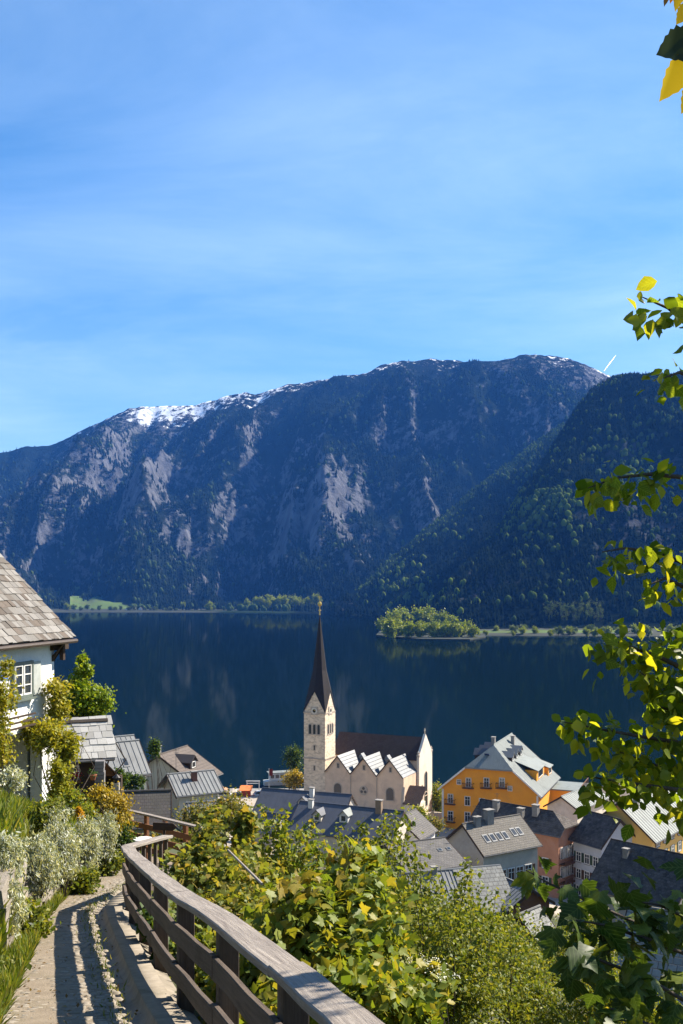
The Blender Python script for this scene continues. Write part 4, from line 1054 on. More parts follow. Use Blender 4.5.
# pale green metal roofs on the right
H = house('lake_house', 'house with pale green metal roof next to the orange hotel', 'house', (561, 796.5), (592.5, 784), 188, (575, 811), 'A', 2.0, CREAM_R, METAL_L, over=0.6, gover=0.5, seams=0.8, pitch=.62)
H = house('lake_house', 'house with brownish sheet roof behind the pale green ones', 'house', (594, 790), (622, 779), 214, (608, 803), 'A', 2.0, CREAM_R, BROWNR, over=0.6, gover=0.5, pitch=.62)
H = house('lake_house', 'yellow house with wide pale green metal roof and chimney', 'house', (616.8, 803), (668, 784), 160, (644, 843), 'A', 2.0, YELLOW_R, METAL_L, over=0.9, gover=0.6, seams=0.9, YB=178, pitch=.85)
sd = 1
chimney(H, 4.5, H['w']*.22, .9, 1.5, CONC)
side_windows(H, sd, 4, 6, 1.0, 1.4, z0=1.0, dz=2.7)
H = house('lake_house', 'pale blue house with dark roof in the shadow of the lane', 'house', (588, 811), (621, 820), 163, (590, 835), 'A', 2.0, BLUE_R, SLATE_D, over=0.6, gover=0.5, w=4.4, h=4.0, YB=157)
side_windows(H, 1, 3, 3, .9, 1.4, l_from=.8, l_to=H['L']-.8, z0=1.2, dz=2.7)
H = house('town_house', 'house with steep dark roof half hidden by the maple leaves', 'house', (611, 839), (700, 852), 138, (595, 874), 'A', 4.5, GREY_R, SLATE_D, over=0.5, gover=0.4, w=6.0, h=5.4, YB=128)
chimney(H, 3.4, 1.6, .7, 1.0, CONC)
H = house('garden_house', 'low house with weathered white shingle roof behind the dark maple leaves', 'house', (628, 905), (760, 925), 64, (640, 1000), 'A', 20.0, GREY_R, PALESH, over=0.4, gover=0.4, w=5.2, h=4.6, YB=60)

# blue-grey roofs in front of the church
H = house('boat_house', 'long house with blue-grey metal roof in front of the church tower', 'house', (262, 788), (352, 794), 186, (264, 812), 'A', 3.5, GREY_R, METAL_B, over=0.4, gover=0.3, w=5.6, h=4.4, YB=180)
chimney(H, H['L']*.58, .8, .8, 1.5, TRIM)
side_windows(H, 1, 2, 7, .9, 1.3, z0=.8)
dormer(H, H['L']*.53, H['w']*.55, 1.8, 1.2, METAL_B, CREAM_R)
H = house('boat_house', 'grey roofed house with white dormers below the three church gables', 'house', (300, 801), (404, 812), 170, (303, 828), 'A', 3.5, CREAM_R, METAL_B, over=0.4, gover=0.3, w=5.2, h=3.9, YB=162)
chimney(H, H['L']*.78, .5, 1.0, 1.9, surf('tan_chimney', (0.42, 0.30, 0.2))); chimney(H, 2.5, .8, .8, 1.2, TRIM)
dormer(H, H['L']*.50, H['w']*.55, 1.5, 1.3, METAL_L, TRIM); dormer(H, H['L']*.25, H['w']*.6, 1.5, 1.2, METAL_B, CREAM_R)
H = house('boat_house', 'plain low annex with slate blue roof left of the church', 'house', (264, 812), (283, 813), 178, (266, 830), 'A', 3.5, GREY_R, METAL_B, over=0.3, gover=0.2, w=3.6, h=2.8, YB=176)
H = house('town_house', 'white gabled house squeezed below the church facade', 'house', (398, 818), (416, 812), 165, (404, 830), 'A', 3.0, WHITE_R, GREYTILE, over=0.4, gover=0.3, w=4.0, h=3.2, YB=172)
gable_windows(H, 'A', [(-1.2, 3), (1.2, 3), (0, 5.6)], .8, 1.2)

# ================================================================== houses on the left slope
H = house('slope_house', 'house with long grey sheet metal roof and roof light on the left slope', 'house', (98, 744), (139, 740), 112, (151.5, 773), 'B', 25.0, CREAM_R, METAL_G, over=0.5, gover=0.4, seams=0.7)
skylight(H, H['L']-2.6, H['w']*.62, .7, .9); chimney(H, 1.0, .4, .6, 1.0, CONC)
side_windows(H, 1, 2, 3, .9, 1.2, z0=1.0)
H = house('slope_house', 'grey roofed house just behind the long metal roof', 'house', (92, 739), (134, 735), 128, (160, 762), 'B', 24.0, CREAM_R, METAL_G, over=0.5, gover=0.4, w=5.0, h=4.5, seams=0.7)
H = house('slope_house', 'house with plain brown roof and a dark dormer by the water', 'house', (158, 755), (187.5, 745.5), 150, (223, 773), 'B', 16.0, CREAM_R, BROWNR, over=0.6, gover=0.5)
dormer(H, H['L']*.42, H['w']*.62, 1.9, 1.2, BROWNR, DARKWOOD); chimney(H, .8, -.3, .6, 1.4, CONC)
H = house('slope_house', 'beige house with striped metal roof and a brick chimney', 'house', (166.5, 774.5), (214, 770), 124, (181, 796.5), 'A', 17.0, CREAM_R, METAL_G, over=0.7, gover=0.6, seams=0.55, pitch=.6)
chimney(H, H['L']*.5, H['w']*.36, .65, 1.0, BRICKM)
side_windows(H, 1, 2, 3, .9, 1.1, z0=2.6); gable_windows(H, 'A', [(0, 5.4)], .8, 1.0)
H = house('slope_house', 'lower annex with ribbed metal roof below the brick chimney house', 'house', (186, 803), (221, 801), 116, (187, 826), 'A', 17.0, GREY_R, METAL_G, over=0.3, gover=0.2, w=3.4, h=3.0, seams=0.45)
H = house('slope_house', 'cottage with mossy brown-grey tiled roof above the wooden fence', 'house', (112, 792.5), (171.5, 790.5), 78, (168.5, 818), 'B', 31.0, GREY_R, MOSSY, over=0.3, gover=0.3, w=2.6, h=2.2)
# roof aerials
for k, (px, py, Y, lab) in enumerate(((497, 806, 168, 'thin aerial on the large dark shingle roof'), (476, 822, 131, 'thin aerial above the taupe roof'), (176, 766, 124, 'thin aerial on the striped metal roof'), (640, 800, 165, 'thin aerial on the wide pale green roof'))):
    c = P(px, py, Y); e = empty('roof_aerial', c, lab, 'aerial'); MB().tube([c - Z3*.6, c + Z3*2.2], .03, 5).build('mast', GUTTERM, e)
    for j in range(3): MB().cbox(c + Z3*(2.1 - .22*j), (.9 - .15*j, .2, 0), (0, .03, 0), (0, 0, .03)).build('crossbar', GUTTERM, e)

# ================================================================== lakefront bits
def small(name, label, cat_, loc, group=None): return empty(name, loc, label, cat_, group)
# motor boat
bc = PZ(286, 783, 0.3)
e = small('passenger_boat', 'white passenger boat moored beside the church', 'boat', bc)
hl = MB(); hw = 1.6; a_, b_ = unit((1, .25, 0)), unit((-.25, 1, 0))
def bp(x, y, z): return bc + a_*x + b_*y + Z3*z
st_ = [(-6, 1.3), (-3, 1.7), (1, 1.8), (4, 1.3), (6.3, .08)]
vs = []; fcs = []
for x, w_ in st_: vs += [bp(x, -w_, 1.1 + .04*x), bp(x, -w_*.7, -.35), bp(x, w_*.7, -.35), bp(x, w_, 1.1 + .04*x)]
for k in range(4):
    for j in range(4): fcs.append((k*4+j, k*4+(j+1) % 4, k*4+4+(j+1) % 4, k*4+4+j))
fcs += [(3, 2, 1, 0), (16, 17, 18, 19)]
hl.add(vs, fcs); hl.build('hull', TRIM, e)
MB().prism([bp(-4.5, -1.3, 1.05), bp(-4.5, 1.3, 1.05), bp(2.2, 1.2, 1.15), bp(2.2, -1.2, 1.15)], Z3*1.9).build('cabin', TRIM, e)
MB().prism([bp(-5, -1.6, 2.96), bp(-5, 1.6, 2.96), bp(3, 1.5, 3.06), bp(3, -1.5, 3.06)], Z3*.14).build('canopy', METAL_L, e)
for k in range(5): MB().cbox(bp(-3.9 + 1.3*k, -1.28, 2.1), a_*.95, b_*.1, Z3*.9).build('pane', GLASS, e)
# white timber frame on the quay
fc_ = PZ(253, 797, 1.0); e = small('landing_gate', 'white goalpost frame on the landing stage', 'gate', fc_)
for sx in (-1, 1): MB().cbox(fc_ + np.array([sx*1.5, 0, 1.9]), (.18, 0, 0), (0, .18, 0), (0, 0, 3.8)).build('post', TRIM, e)
MB().cbox(fc_ + np.array([0, 0, 3.9]), (3.4, 0, 0), (0, .2, 0), (0, 0, .25)).build('beam', TRIM, e)
MB().cbox(fc_ + np.array([0, 0, 3.35]), (2.8, 0, 0), (0, .16, 0), (0, 0, .12)).build('beam', TRIM, e)
# parked cars on the quay
def car(px, py, z, label, m, ang):
    c = PZ(px, py, z); e = small('parked_car', label, 'car', c, 'vehicles by the landing stage')
    ca, sa = math.cos(ang), math.sin(ang); a_ = np.array([ca, sa, 0]); b_ = np.array([-sa, ca, 0])
    def q(x, y, z_): return c + a_*x + b_*y + Z3*z_
    side = [(-2.1, .35), (2.1, .35), (2.1, .8), (1.2, .95), (-2.05, .98)]
    MB().prism([q(x, -.85, z_) for x, z_ in side], b_*1.7).build('body', m, e)
    cab = [(-1.9, .98), (1.1, .95), (.4, 1.5), (-1.5, 1.5)]
    co = MB().prism([q(x, -.75, z_) for x, z_ in cab], b_*1.5).build('cabin', GLASS, e)
    MB().prism([q(x, -.7, z_) for x, z_ in [(-1.5, 1.505), (.4, 1.505), (.35, 1.56), (-1.45, 1.56)]], b_*1.4).build('car_roof', m, co)
    for x in (-1.3, 1.35):
        for y in (-.82, .82):
            MB().prism([q(x + .33*math.cos(k*math.pi/5), y - .1, .33 + .33*math.sin(k*math.pi/5)) for k in range(10)], b_*.2).build('wheel', BLACKM, e)
car(262, 797, 1.5, 'white car parked right of the landing gate', TRIM, .4)
car(226, 798, 1.5, 'white car parked at the left end of the quay', TRIM, .2)
car(239, 799, 1.5, 'dark blue car parked between the two white cars', surf('blue_paint', (0.03, 0.08, 0.22), rough=.3, bumpd=0), .5)
# orange-red kiosk
kc = PZ(246, 799, 1.4); e = small('kiosk', 'small kiosk with orange red awning on the quay', 'kiosk', kc)
MB().cbox(kc + Z3*1.1, (2.2, 0, 0), (0, 1.8, 0), (0, 0, 2.2)).build('body', REDP, e)
MB().prism([kc + np.array([-1.5, -1.6, 2.25]), kc + np.array([1.5, -1.6, 2.25]), kc + np.array([1.5, 1.2, 3.0]), kc + np.array([-1.5, 1.2, 3.0])], Z3*.1).build('awning', surf('orange_awning', (0.75, 0.22, 0.06), bumpd=0), e)
# market umbrellas / flagpole
for px, py, cc, lab in ((233, 794, (0.72, 0.62, 0.5), 'cream parasol on the quay'), (222, 792, (0.75, 0.38, 0.2), 'salmon parasol at the left end of the quay')):
    c = PZ(px, py+6, 1.4); e = small('parasol', lab, 'parasol', c)
    MB().tube([c, c + Z3*2.6], .04, 6).build('pole', TRIM, e)
    MB().lathe(c, [(1.7, 2.15), (1.6, 2.22), (.8, 2.55), (.05, 2.85)], 8).build('canopy', surf(lab, cc, bumpd=0), e)
c = PZ(269, 790, 1.2); e = small('flagpole', 'slim flagpole with dark flag beside the passenger boat', 'flagpole', c)
MB().tube([c, c + Z3*5.5], .06, 6).build('pole', TRIM, e); MB().box(c + np.array([.06, 0, 3.6]), (.9, .2, 0), (0, .03, 0), (0, 0, 1.7)).build('flag', surf('flag_cloth', (0.2, 0.03, 0.03), bumpd=0), e)
# quay
q0 = MB()
for px0, px1, py in ((200, 305, 789),):
    a_ = PZ(px0, py, 1.2); b_ = PZ(px1, py, 1.2); q0.box(np.array([a_[0], 205, -3.0]), (b_[0]-a_[0], 0, 0), (0, a_[1]-205, 0), (0, 0, 4.35))
tag(q0.build('quay', CONC), kind='structure')
# small houses across the lake
for k, (px, py, m_, lab) in enumerate(((128, 607.5, WHITE_R, 'white farmhouse on the far meadow, leftmost of three'), (134, 606.5, CREAM_R, 'cream farmhouse in the middle of the three on the far meadow'), (140.5, 607.5, WHITE_R, 'white farmhouse on the far meadow, rightmost of three'), (478, 634, WHITE_R, 'tiny white lakeside hut at the tip of the wooded spit'))):
    Yq = 2420 if k < 3 else 1150; c = P(px, py+2.5, Yq); sc = .62 if k < 3 else .4
    e = small('farmhouse', lab, 'house', c)
    MB().prism([c + np.array([x*sc, -6*sc, z*sc]) for x, z in ((-7, 0), (7, 0), (7, 6), (0, 11), (-7, 6))], (0, 12*sc, 0)).build('wall', m_, e)
    for sd in (-1, 1): MB().prism([c + np.array([x*sc, -7*sc, z*sc]) for x, z in ((0, 11.8), (sd*8.5, 5.6), (sd*8.5, 5.1), (0, 11.1))], (0, 14*sc, 0)).build('roof', BROWNR, e)
    for x in (-3.5, 0, 3.5): MB().box(c + np.array([x-.7, -6.12, 2.2])*np.array([sc]*3), (1.4*sc, 0, 0), (0, .1, 0), (0, 0, 1.8*sc)).build('window', GLASS, e)
# contrail
c0 = P(604, 371, 11000); c1 = P(616, 355, 10500)
o = MB().tube([c0, c0*.6+c1*.4, c1*.75+c0*.25, c1], [1.5, 4.5, 4, 1], 6).build('contrail', leafmat('ice_cloud', (0.9, 0.9, 0.9), (0.9, 0.9, 0.9), trans=0.75, k=1), None)
tag(o, 'short white contrail in the sky above the right hill', 'contrail')
# ================================================================== path, fence, garden wall
PATHM = surf('path_bed', (0.33, 0.27, 0.195), (0.25, 0.20, 0.14), scale=5, fine=30, stain=(0.17, 0.15, 0.085), stain_scale=1.2, bumpd=0.02)
COB = surf('path_stones', (0.42, 0.37, 0.295), (0.28, 0.24, 0.185), scale=7, fine=40, stain=(0.17, 0.15, 0.10), stain_scale=1.6, bumpd=0.006)
KERB = surf('kerb_concrete', (0.37, 0.32, 0.25), (0.27, 0.23, 0.175), scale=6, stain=(0.15, 0.13, 0.09), stain_scale=2.0, bumpd=0.01)
ys = np.concatenate([np.arange(-3, 26, .25), np.arange(26, 28, .5)])
def tang(Y): 
    d_ = (Xf(Y+.6)-Xf(Y-.6))/1.2; return np.array([d_, 1.0])/math.hypot(d_, 1)
def sm(f, Y): return (f(Y-.9)+f(Y-.45)+f(Y)+f(Y+.45)+f(Y+.9))/5
def edge(Y, d):
    t_ = tang(Y); return np.array([sm(Xf, Y) + d*t_[1], Y - d*t_[0]])
def ribbon(offs, zs, name, m, kind='structure', parent=None):
    V = []
    for Y in ys:
        for o_, z_ in zip(offs, zs):
            if o_ == 'L': x, y = sm(Xl, Y) - .12, Y
            else: x, y = edge(Y, o_)
            V.append((x, y, zp(y) + z_))
    k = len(offs); idx = np.arange(len(V)).reshape(-1, k)
    Fq = np.stack([idx[:-1, :-1], idx[:-1, 1:], idx[1:, 1:], idx[1:, :-1]], -1).reshape(-1, 4)
    o = npmesh(name, np.array(V), Fq, m, parent)
    return tag(o, kind=kind)
path = ribbon(['L', -1.2, -.62], [0.0, .015, 0.0], 'path', PATHM)
ribbon([-.625, -.60, -.50, -.42, -.36, -.335], [0.0, -.03, -.075, -.075, -.03, 0.03], 'gutter', KERB)
ribbon([-.337, -.335, -.08, -.078, .10], [-.1, .055, .055, .0, -.08], 'kerb', KERB)
# cobbles: low rough stones in cross rows
g = np.random.default_rng(5); V = []; Fc = []; n = 0
Y = 3.0
while Y < 25:
    xl, _ = sm(Xl, Y) + .02, 0; e_ = edge(Y, -.66); xr = e_[0]; t_ = tang(Y)
    x = xl + g.random()*.05
    while x < xr:
        w_ = .06 + .09*g.random(); l_ = .06 + .025*g.random(); hgt = .006 + .010*g.random()
        yy = Y + .03*(g.random()-.5) - (x - xr)*t_[0]*-0.35
        zc = zp(yy) + .008
        c4 = np.array([[x, yy], [x+w_, yy], [x+w_, yy+l_], [x, yy+l_]]) + g.normal(size=(4, 2))*.008
        mid_ = c4.mean(0)
        top = mid_ + (c4-mid_)*.72
        for q in c4: V.append((q[0], q[1], zp(q[1]) - .01))
        th_ = g.normal(size=2)*.03
        for q in top: V.append((q[0], q[1], zp(q[1]) + hgt + np.dot(q-mid_, th_)))
        Fc += [(n+4, n+5, n+6, n+7)] + [(n+i, n+(i+1) % 4, n+4+(i+1) % 4, n+4+i) for i in range(4)]
        n += 8; x += w_ + .012
    Y += .08
tag(npmesh('cobbles', np.array(V), np.array(Fc), COB, path), kind='stuff')

# timber fence along the path
FENCE, t, b = newmat('weathered_fence_timber')
tc_ = nd(t, 'ShaderNodeTexCoord'); oi = nd(t, 'ShaderNodeObjectInfo'); uvn = nd(t, 'ShaderNodeUVMap')
gv = mapping(t, uvn.outputs[0], (1.2, 26, 1))
c = mixrgb(t, ramp(t, noise(t, gv, 1.2, 8, 0.7, 0.6), 0.3, 0.7), (0.125, 0.092, 0.068), (0.05, 0.035, 0.025))
c = mixrgb(t, ramp(t, noise(t, tc_.outputs['Object'], 1.6, 5, 0.7), 0.45, 0.7, 0, 0.6), c, (0.03, 0.021, 0.015))
t.links.new(c, b.inputs['Base Color']); b.inputs['Roughness'].default_value = 0.85
bump(t, b, noise(t, gv, 1.5, 8, 0.75, 0.6), 0.8, 0.01)
CAPW, t, b = newmat('silver_grey_cap_timber')
tc_ = nd(t, 'ShaderNodeTexCoord'); uvn = nd(t, 'ShaderNodeUVMap'); gv = mapping(t, uvn.outputs[0], (1.0, 24, 1))
c = mixrgb(t, ramp(t, noise(t, gv, 1.2, 8, 0.72, 0.8), 0.32, 0.68), (0.32, 0.28, 0.235), (0.13, 0.105, 0.085))
c = mixrgb(t, ramp(t, noise(t, tc_.outputs['Object'], 2.2, 5, 0.7), 0.5, 0.75, 0, 0.7), c, (0.16, 0.14, 0.12))
c = mixrgb(t, ramp(t, noise(t, gv, 3.0, 4, 0.6, 1.5), 0.62, 0.68, 0, 0.8), c, (0.06, 0.05, 0.04))
t.links.new(c, b.inputs['Base Color']); b.inputs['Roughness'].default_value = 0.7
bump(t, b, noise(t, gv, 1.6, 8, 0.75, 0.8), 1.0, 0.012)
def plank(p0, p1, wdir, w_, th_, name, m, parent, jit=0.0, nseg=3, bend=0.01):
    "sawn board from p0 to p1: wdir its width direction, slightly bowed, edges worn"
    p0, p1, wd = np.asarray(p0, float), np.asarray(p1, float), unit(wdir); ax_ = unit(p1-p0); td = unit(np.cross(ax_, wd))
    prof_ = [(-.5, -.36), (-.46, -.5), (.46, -.5), (.5, -.36), (.5, .36), (.46, .5), (-.46, .5), (-.5, .36)]
    g_ = rng; L_ = np.linalg.norm(p1-p0); mb_ = MB(); vs = []; off = g_.random()*40
    for k in range(nseg+1):
        f_ = k/nseg; c_ = p0 + (p1-p0)*f_ + td*bend*math.sin(math.pi*f_)*(g_.random()-.5)*2 + wd*jit*(g_.random()-.5)
        ww = w_*(1 + .06*(g_.random()-.5))
        vs += [c_ + wd*a_*ww + td*b_*th_ for a_, b_ in prof_]
    fs_ = []; uv_ = []
    for k in range(nseg):
        for j in range(8):
            j2 = (j+1) % 8; fs_.append((k*8+j, k*8+j2, k*8+8+j2, k*8+8+j))
            u0, u1 = L_*k/nseg + off, L_*(k+1)/nseg + off
            va = [0, .004, w_, w_+.01, w_+th_, w_+th_+.01, 2*w_+th_, 2*w_+th_+.01, 2*w_+2*th_]
            uv_.append([(u0, va[j]), (u0, va[j+1]), (u1, va[j+1]), (u1, va[j])])
    fs_ += [tuple(range(7, -1, -1)), tuple(nseg*8+j for j in range(8))]; uv_ += [[(off + prof_[j][0]*w_, prof_[j][1]*th_ + .001) for j in range(7, -1, -1)], [(off + prof_[j][0]*w_, prof_[j][1]*th_ + .001) for j in range(8)]]
    mb_.add(vs, fs_, uv_)
    return mb_.build(name, m, parent)
fen = empty('timber_fence', (sm(Xf, 6.0), 6.0, zp(6.0)), 'weathered timber fence with broad grey handrail along the downhill path', 'fence')
postY = [2.2, 3.65, 5.35, 7.3, 9.1, 11.05, 12.95, 14.8, 16.4]
def fpt(Y, d=0.0, h_=0.0):
    x, y = edge(Y, d); return np.array([x, y, zp(y) + h_])
for i, Y in enumerate(postY):
    t_ = tang(Y); a_ = np.array([t_[0], t_[1], 0]); o_ = np.array([t_[1], -t_[0], 0])
    p = fpt(Y, .04)
    plank(p - Z3*.5, p + Z3*(.965), o_, .15, .14, 'post', FENCE, fen, nseg=2, bend=.0)
for i in range(len(postY)-1):
    Y0, Y1 = postY[i], postY[i+1]; ov = .06
    for k, (h_, w_) in enumerate(((.66, .165), (.31, .16))):
        dj = [(rng.random()-.5)*.03 for _ in range(2)]
        plank(fpt(Y0 - ov*(i % 2), -.06 - .004*(i % 2), h_ + dj[0]), fpt(Y1 + ov*(i % 2), -.06 - .004*(i % 2), h_ + dj[1]), Z3, w_, .045, 'board', FENCE, fen, bend=.012)
capY = [1.6, 3.7, 5.3, 7.35, 9.1, 11.0, 12.95, 14.8, 16.45]
for i in range(len(capY)-1):
    Y0, Y1 = capY[i], capY[i+1]; t_ = tang((Y0+Y1)/2); o_ = np.array([t_[1], -t_[0], 0.0])
    plank(fpt(Y0 + .004, -.01, 1.0 + (rng.random()-.5)*.012), fpt(Y1 - .004, -.01, 1.0 + (rng.random()-.5)*.012), o_, .205, .055, 'handrail', CAPW, fen, bend=.01, nseg=4)
# corner piece: the fence turns right with upright bars
c0 = fpt(16.45, -.01, 1.0); c1 = P(168, 836.5, 19.4)
plank(c0, c1, unit(np.cross(c1-c0, Z3)), .2, .055, 'handrail', CAPW, fen)
for k in range(7):
    q = c0 + (c1-c0)*(k+.6)/7
    plank(q - Z3*1.3, q - Z3*.03, unit(c1-c0), .07, .06, 'bar', FENCE, fen, nseg=1)
plank(c0 - Z3*.85, c1 - Z3*.85, Z3, .14, .04, 'board', FENCE, fen)

# orange-brown fence further down
ORW = surf('new_larch_timber', (0.36, 0.17, 0.075), (0.27, 0.12, 0.055), scale=4, stretch=(1, 1, 1), bumpd=.003)
f2 = empty('board_fence', P(165, 850, 27), 'newer reddish brown board fence at the bend below the path', 'fence')
a0, a1 = P(126, 810, 27), P(206, 829, 25)
dv = a1-a0
plank(a0, a1, unit(np.cross(dv, Z3)), .13, .05, 'handrail', CAPW, f2)
for hh in (.32, .62, .92): plank(a0 - Z3*hh, a1 - Z3*hh, Z3, .15, .03, 'board', ORW, f2)
for fr in (.02, .24, .48, .73, .97):
    q = a0 + dv*fr; plank(q - Z3*1.6 + unit(np.cross(dv, Z3))*-.08, q - Z3*.04 + unit(np.cross(dv, Z3))*-.08, unit(dv), .11, .09, 'post', ORW, f2, nseg=1)
sg = empty('plank_sign', P(164, 828, 24.6), 'small dark arrow board fixed to the reddish fence', 'sign')
q = P(164, 826.5, 24.9) 
MB().prism([q + np.array([-.28, 0, -.08]), q + np.array([.22, 0, -.11]), q + np.array([.33, 0, -.02]), q + np.array([.22, 0, .08]), q + np.array([-.28, 0, .10])], (0, .035, 0)).build('board', DARKWOOD, sg)
MB().cbox(q + np.array([0, .05, -.1]), (.06, 0, 0), (0, .04, 0), (0, 0, .4)).build('bracket', DARKWOOD, sg)
# garden table and white bits at the bend
e = empty('garden_table', P(143, 846, 25), 'small white garden table beyond the fence corner', 'table')
q = P(143, 839, 25)
MB().lathe(q - Z3*.03, [(.24, 0), (.26, .02), (.24, .04)], 14).build('table_top', TRIM, e)
for k in range(4): MB().tube([q + np.array([.15*math.cos(k*1.57+.4), .25*math.sin(k*1.57+.4), -.02]), q + np.array([.2*math.cos(k*1.57+.4), .2*math.sin(k*1.57+.4), -.75])], .02, 5).build('leg', TRIM, e)

# dry stone garden wall under the plants: each stone its own piece
gw = empty('garden_wall', (sm(Xl, 15.0) - .3, 15, zp(15)), 'low dry stone garden wall overgrown with silvery plants left of the path', 'wall')
STN = surf('wall_stone', (0.30, 0.265, 0.22), (0.22, 0.19, 0.155), scale=6, stain=(0.12, 0.11, 0.07), stain_scale=2, perobj=0.3, bumpd=.015)
stones = []
g = np.random.default_rng(3)
for k in range(6):
    vs = np.array([[x, y, z] for x in (-.5, .5) for y in (-.5, .5) for z in (-.5, .5)]) * (1 + .22*(g.random((8, 3))-.5))
    me = bpy.data.meshes.new('wall_stone'); me.from_pydata([tuple(q) for q in vs], [], [(0, 1, 3, 2), (4, 6, 7, 5), (0, 4, 5, 1), (2, 3, 7, 6), (0, 2, 6, 4), (1, 5, 7, 3)]); me.materials.append(STN)
    stones.append(me)
Yq = 12.0; cnt = 0
gl_ = Vector(gw.location)
while Yq < 25 and cnt < 290:
    ln = .55 + .4*g.random(); zz = .0
    while zz < .75 and cnt < 290:
        hh = .17 + .1*g.random()
        o = bpy.data.objects.new('stone', stones[cnt % 6]); COL.objects.link(o); o.parent = gw
        xx = sm(Xl, Yq) - .18 - .25*zz + (g.random()-.5)*.08
        o.location = Vector((xx, Yq + (g.random()-.5)*.5, zp(Yq) + zz + hh/2 - .05)) - gl_
        o.scale = (.4, ln*.97, hh*.95); o.rotation_euler = ((g.random()-.5)*.1, (g.random()-.5)*.12, math.atan2(-(Xl(Yq+.5)-Xl(Yq-.5)), 1) + (g.random()-.5)*.15)
        zz += hh; cnt += 1
    Yq += ln

# ================================================================== white house above the path
E3 = np.array([-8.67, 32.0, 50.49]); D = unit((.214, .976, 0)); NO = np.array([D[1], -D[0], 0])
wh = empty('alpine_house', E3 - NO*4 - D*6 + Z3*(44.6-50.49), 'white rendered house with weathered shingle roof at the left edge', 'house')
LH = 15.0; wv = 4.4
def wpt(l, s_, z_): return E3 - D*l - NO*s_ + Z3*z_       # l towards the camera, s inwards, z from the eave
wb = MB()
for q0, q1, zl, zh in ((.45, LH, -2.75, .22), (.45, 1.2, -6.5, -2.75), (4.6, LH, -6.5, -2.75)):
    wb.prism([wpt(q0, .38, zl), wpt(q1, .38, zl), wpt(q1, .38, zh), wpt(q0, .38, zh)], -NO*.4)
wb.prism([wpt(1.1, 2.4, -6.5), wpt(4.7, 2.4, -6.5), wpt(4.7, 2.4, -2.7), wpt(1.1, 2.4, -2.7)], -NO*.1)
wb.prism([wpt(1.1, .9, -2.75), wpt(4.7, .9, -2.75), wpt(4.7, 2.4, -2.75), wpt(1.1, 2.4, -2.75)], Z3*.1)
for q0 in (1.1, 4.6): wb.prism([wpt(q0, .9, -6.5), wpt(q0, 2.4, -6.5), wpt(q0, 2.4, -2.75), wpt(q0, .9, -2.75)], -D*.1)
wb.prism([wpt(.45, .5, -6.5), wpt(.45, 2*wv-.5, -6.5), wpt(.45, 2*wv-.5, .2), wpt(.45, wv, wv-.3), wpt(.45, .4, .15)], -D*.4)
wb.build('wall', WHITE_R, wh)
SHW = surf('roof_board', (0.12, 0.095, 0.075), rough=.9)
rf = MB().prism([wpt(0, 0, -.02), wpt(LH, 0, -.02), wpt(LH, wv, wv-.02), wpt(0, wv, wv-.02)], -Z3*.16).build('roof', SHW, wh)
MB().prism([wpt(0, 2*wv, -.02), wpt(LH, 2*wv, -.02), wpt(LH, wv, wv-.02), wpt(0, wv, wv-.02)], -Z3*.16).build('roof', SHW, wh)
def shingle_mats():
    out = []
    for k, (c1, c2) in enumerate((((0.28, 0.265, 0.24), (0.19, 0.175, 0.155)), ((0.21, 0.185, 0.16), (0.14, 0.12, 0.10)), ((0.33, 0.315, 0.29), (0.24, 0.225, 0.205)), ((0.19, 0.155, 0.125), (0.12, 0.095, 0.075)))):
        out.append(surf('shingle_timber_%s' % 'abcd'[k], c1, c2, scale=3, fine=14, stretch=(9, 1.0, 9), perobj=.25, bumpd=.006, rough=.85))
    return out
SHM = shingle_mats()
SHP = [surf('pale_shingle_%s' % 'abc'[k], c1, c2, scale=3, fine=14, stretch=(9, 1, 9), perobj=.2, bumpd=.006) for k, (c1, c2) in enumerate((((0.60, 0.59, 0.55), (0.46, 0.45, 0.42)), ((0.52, 0.51, 0.48), (0.40, 0.39, 0.36)), ((0.66, 0.65, 0.62), (0.52, 0.51, 0.48))))]
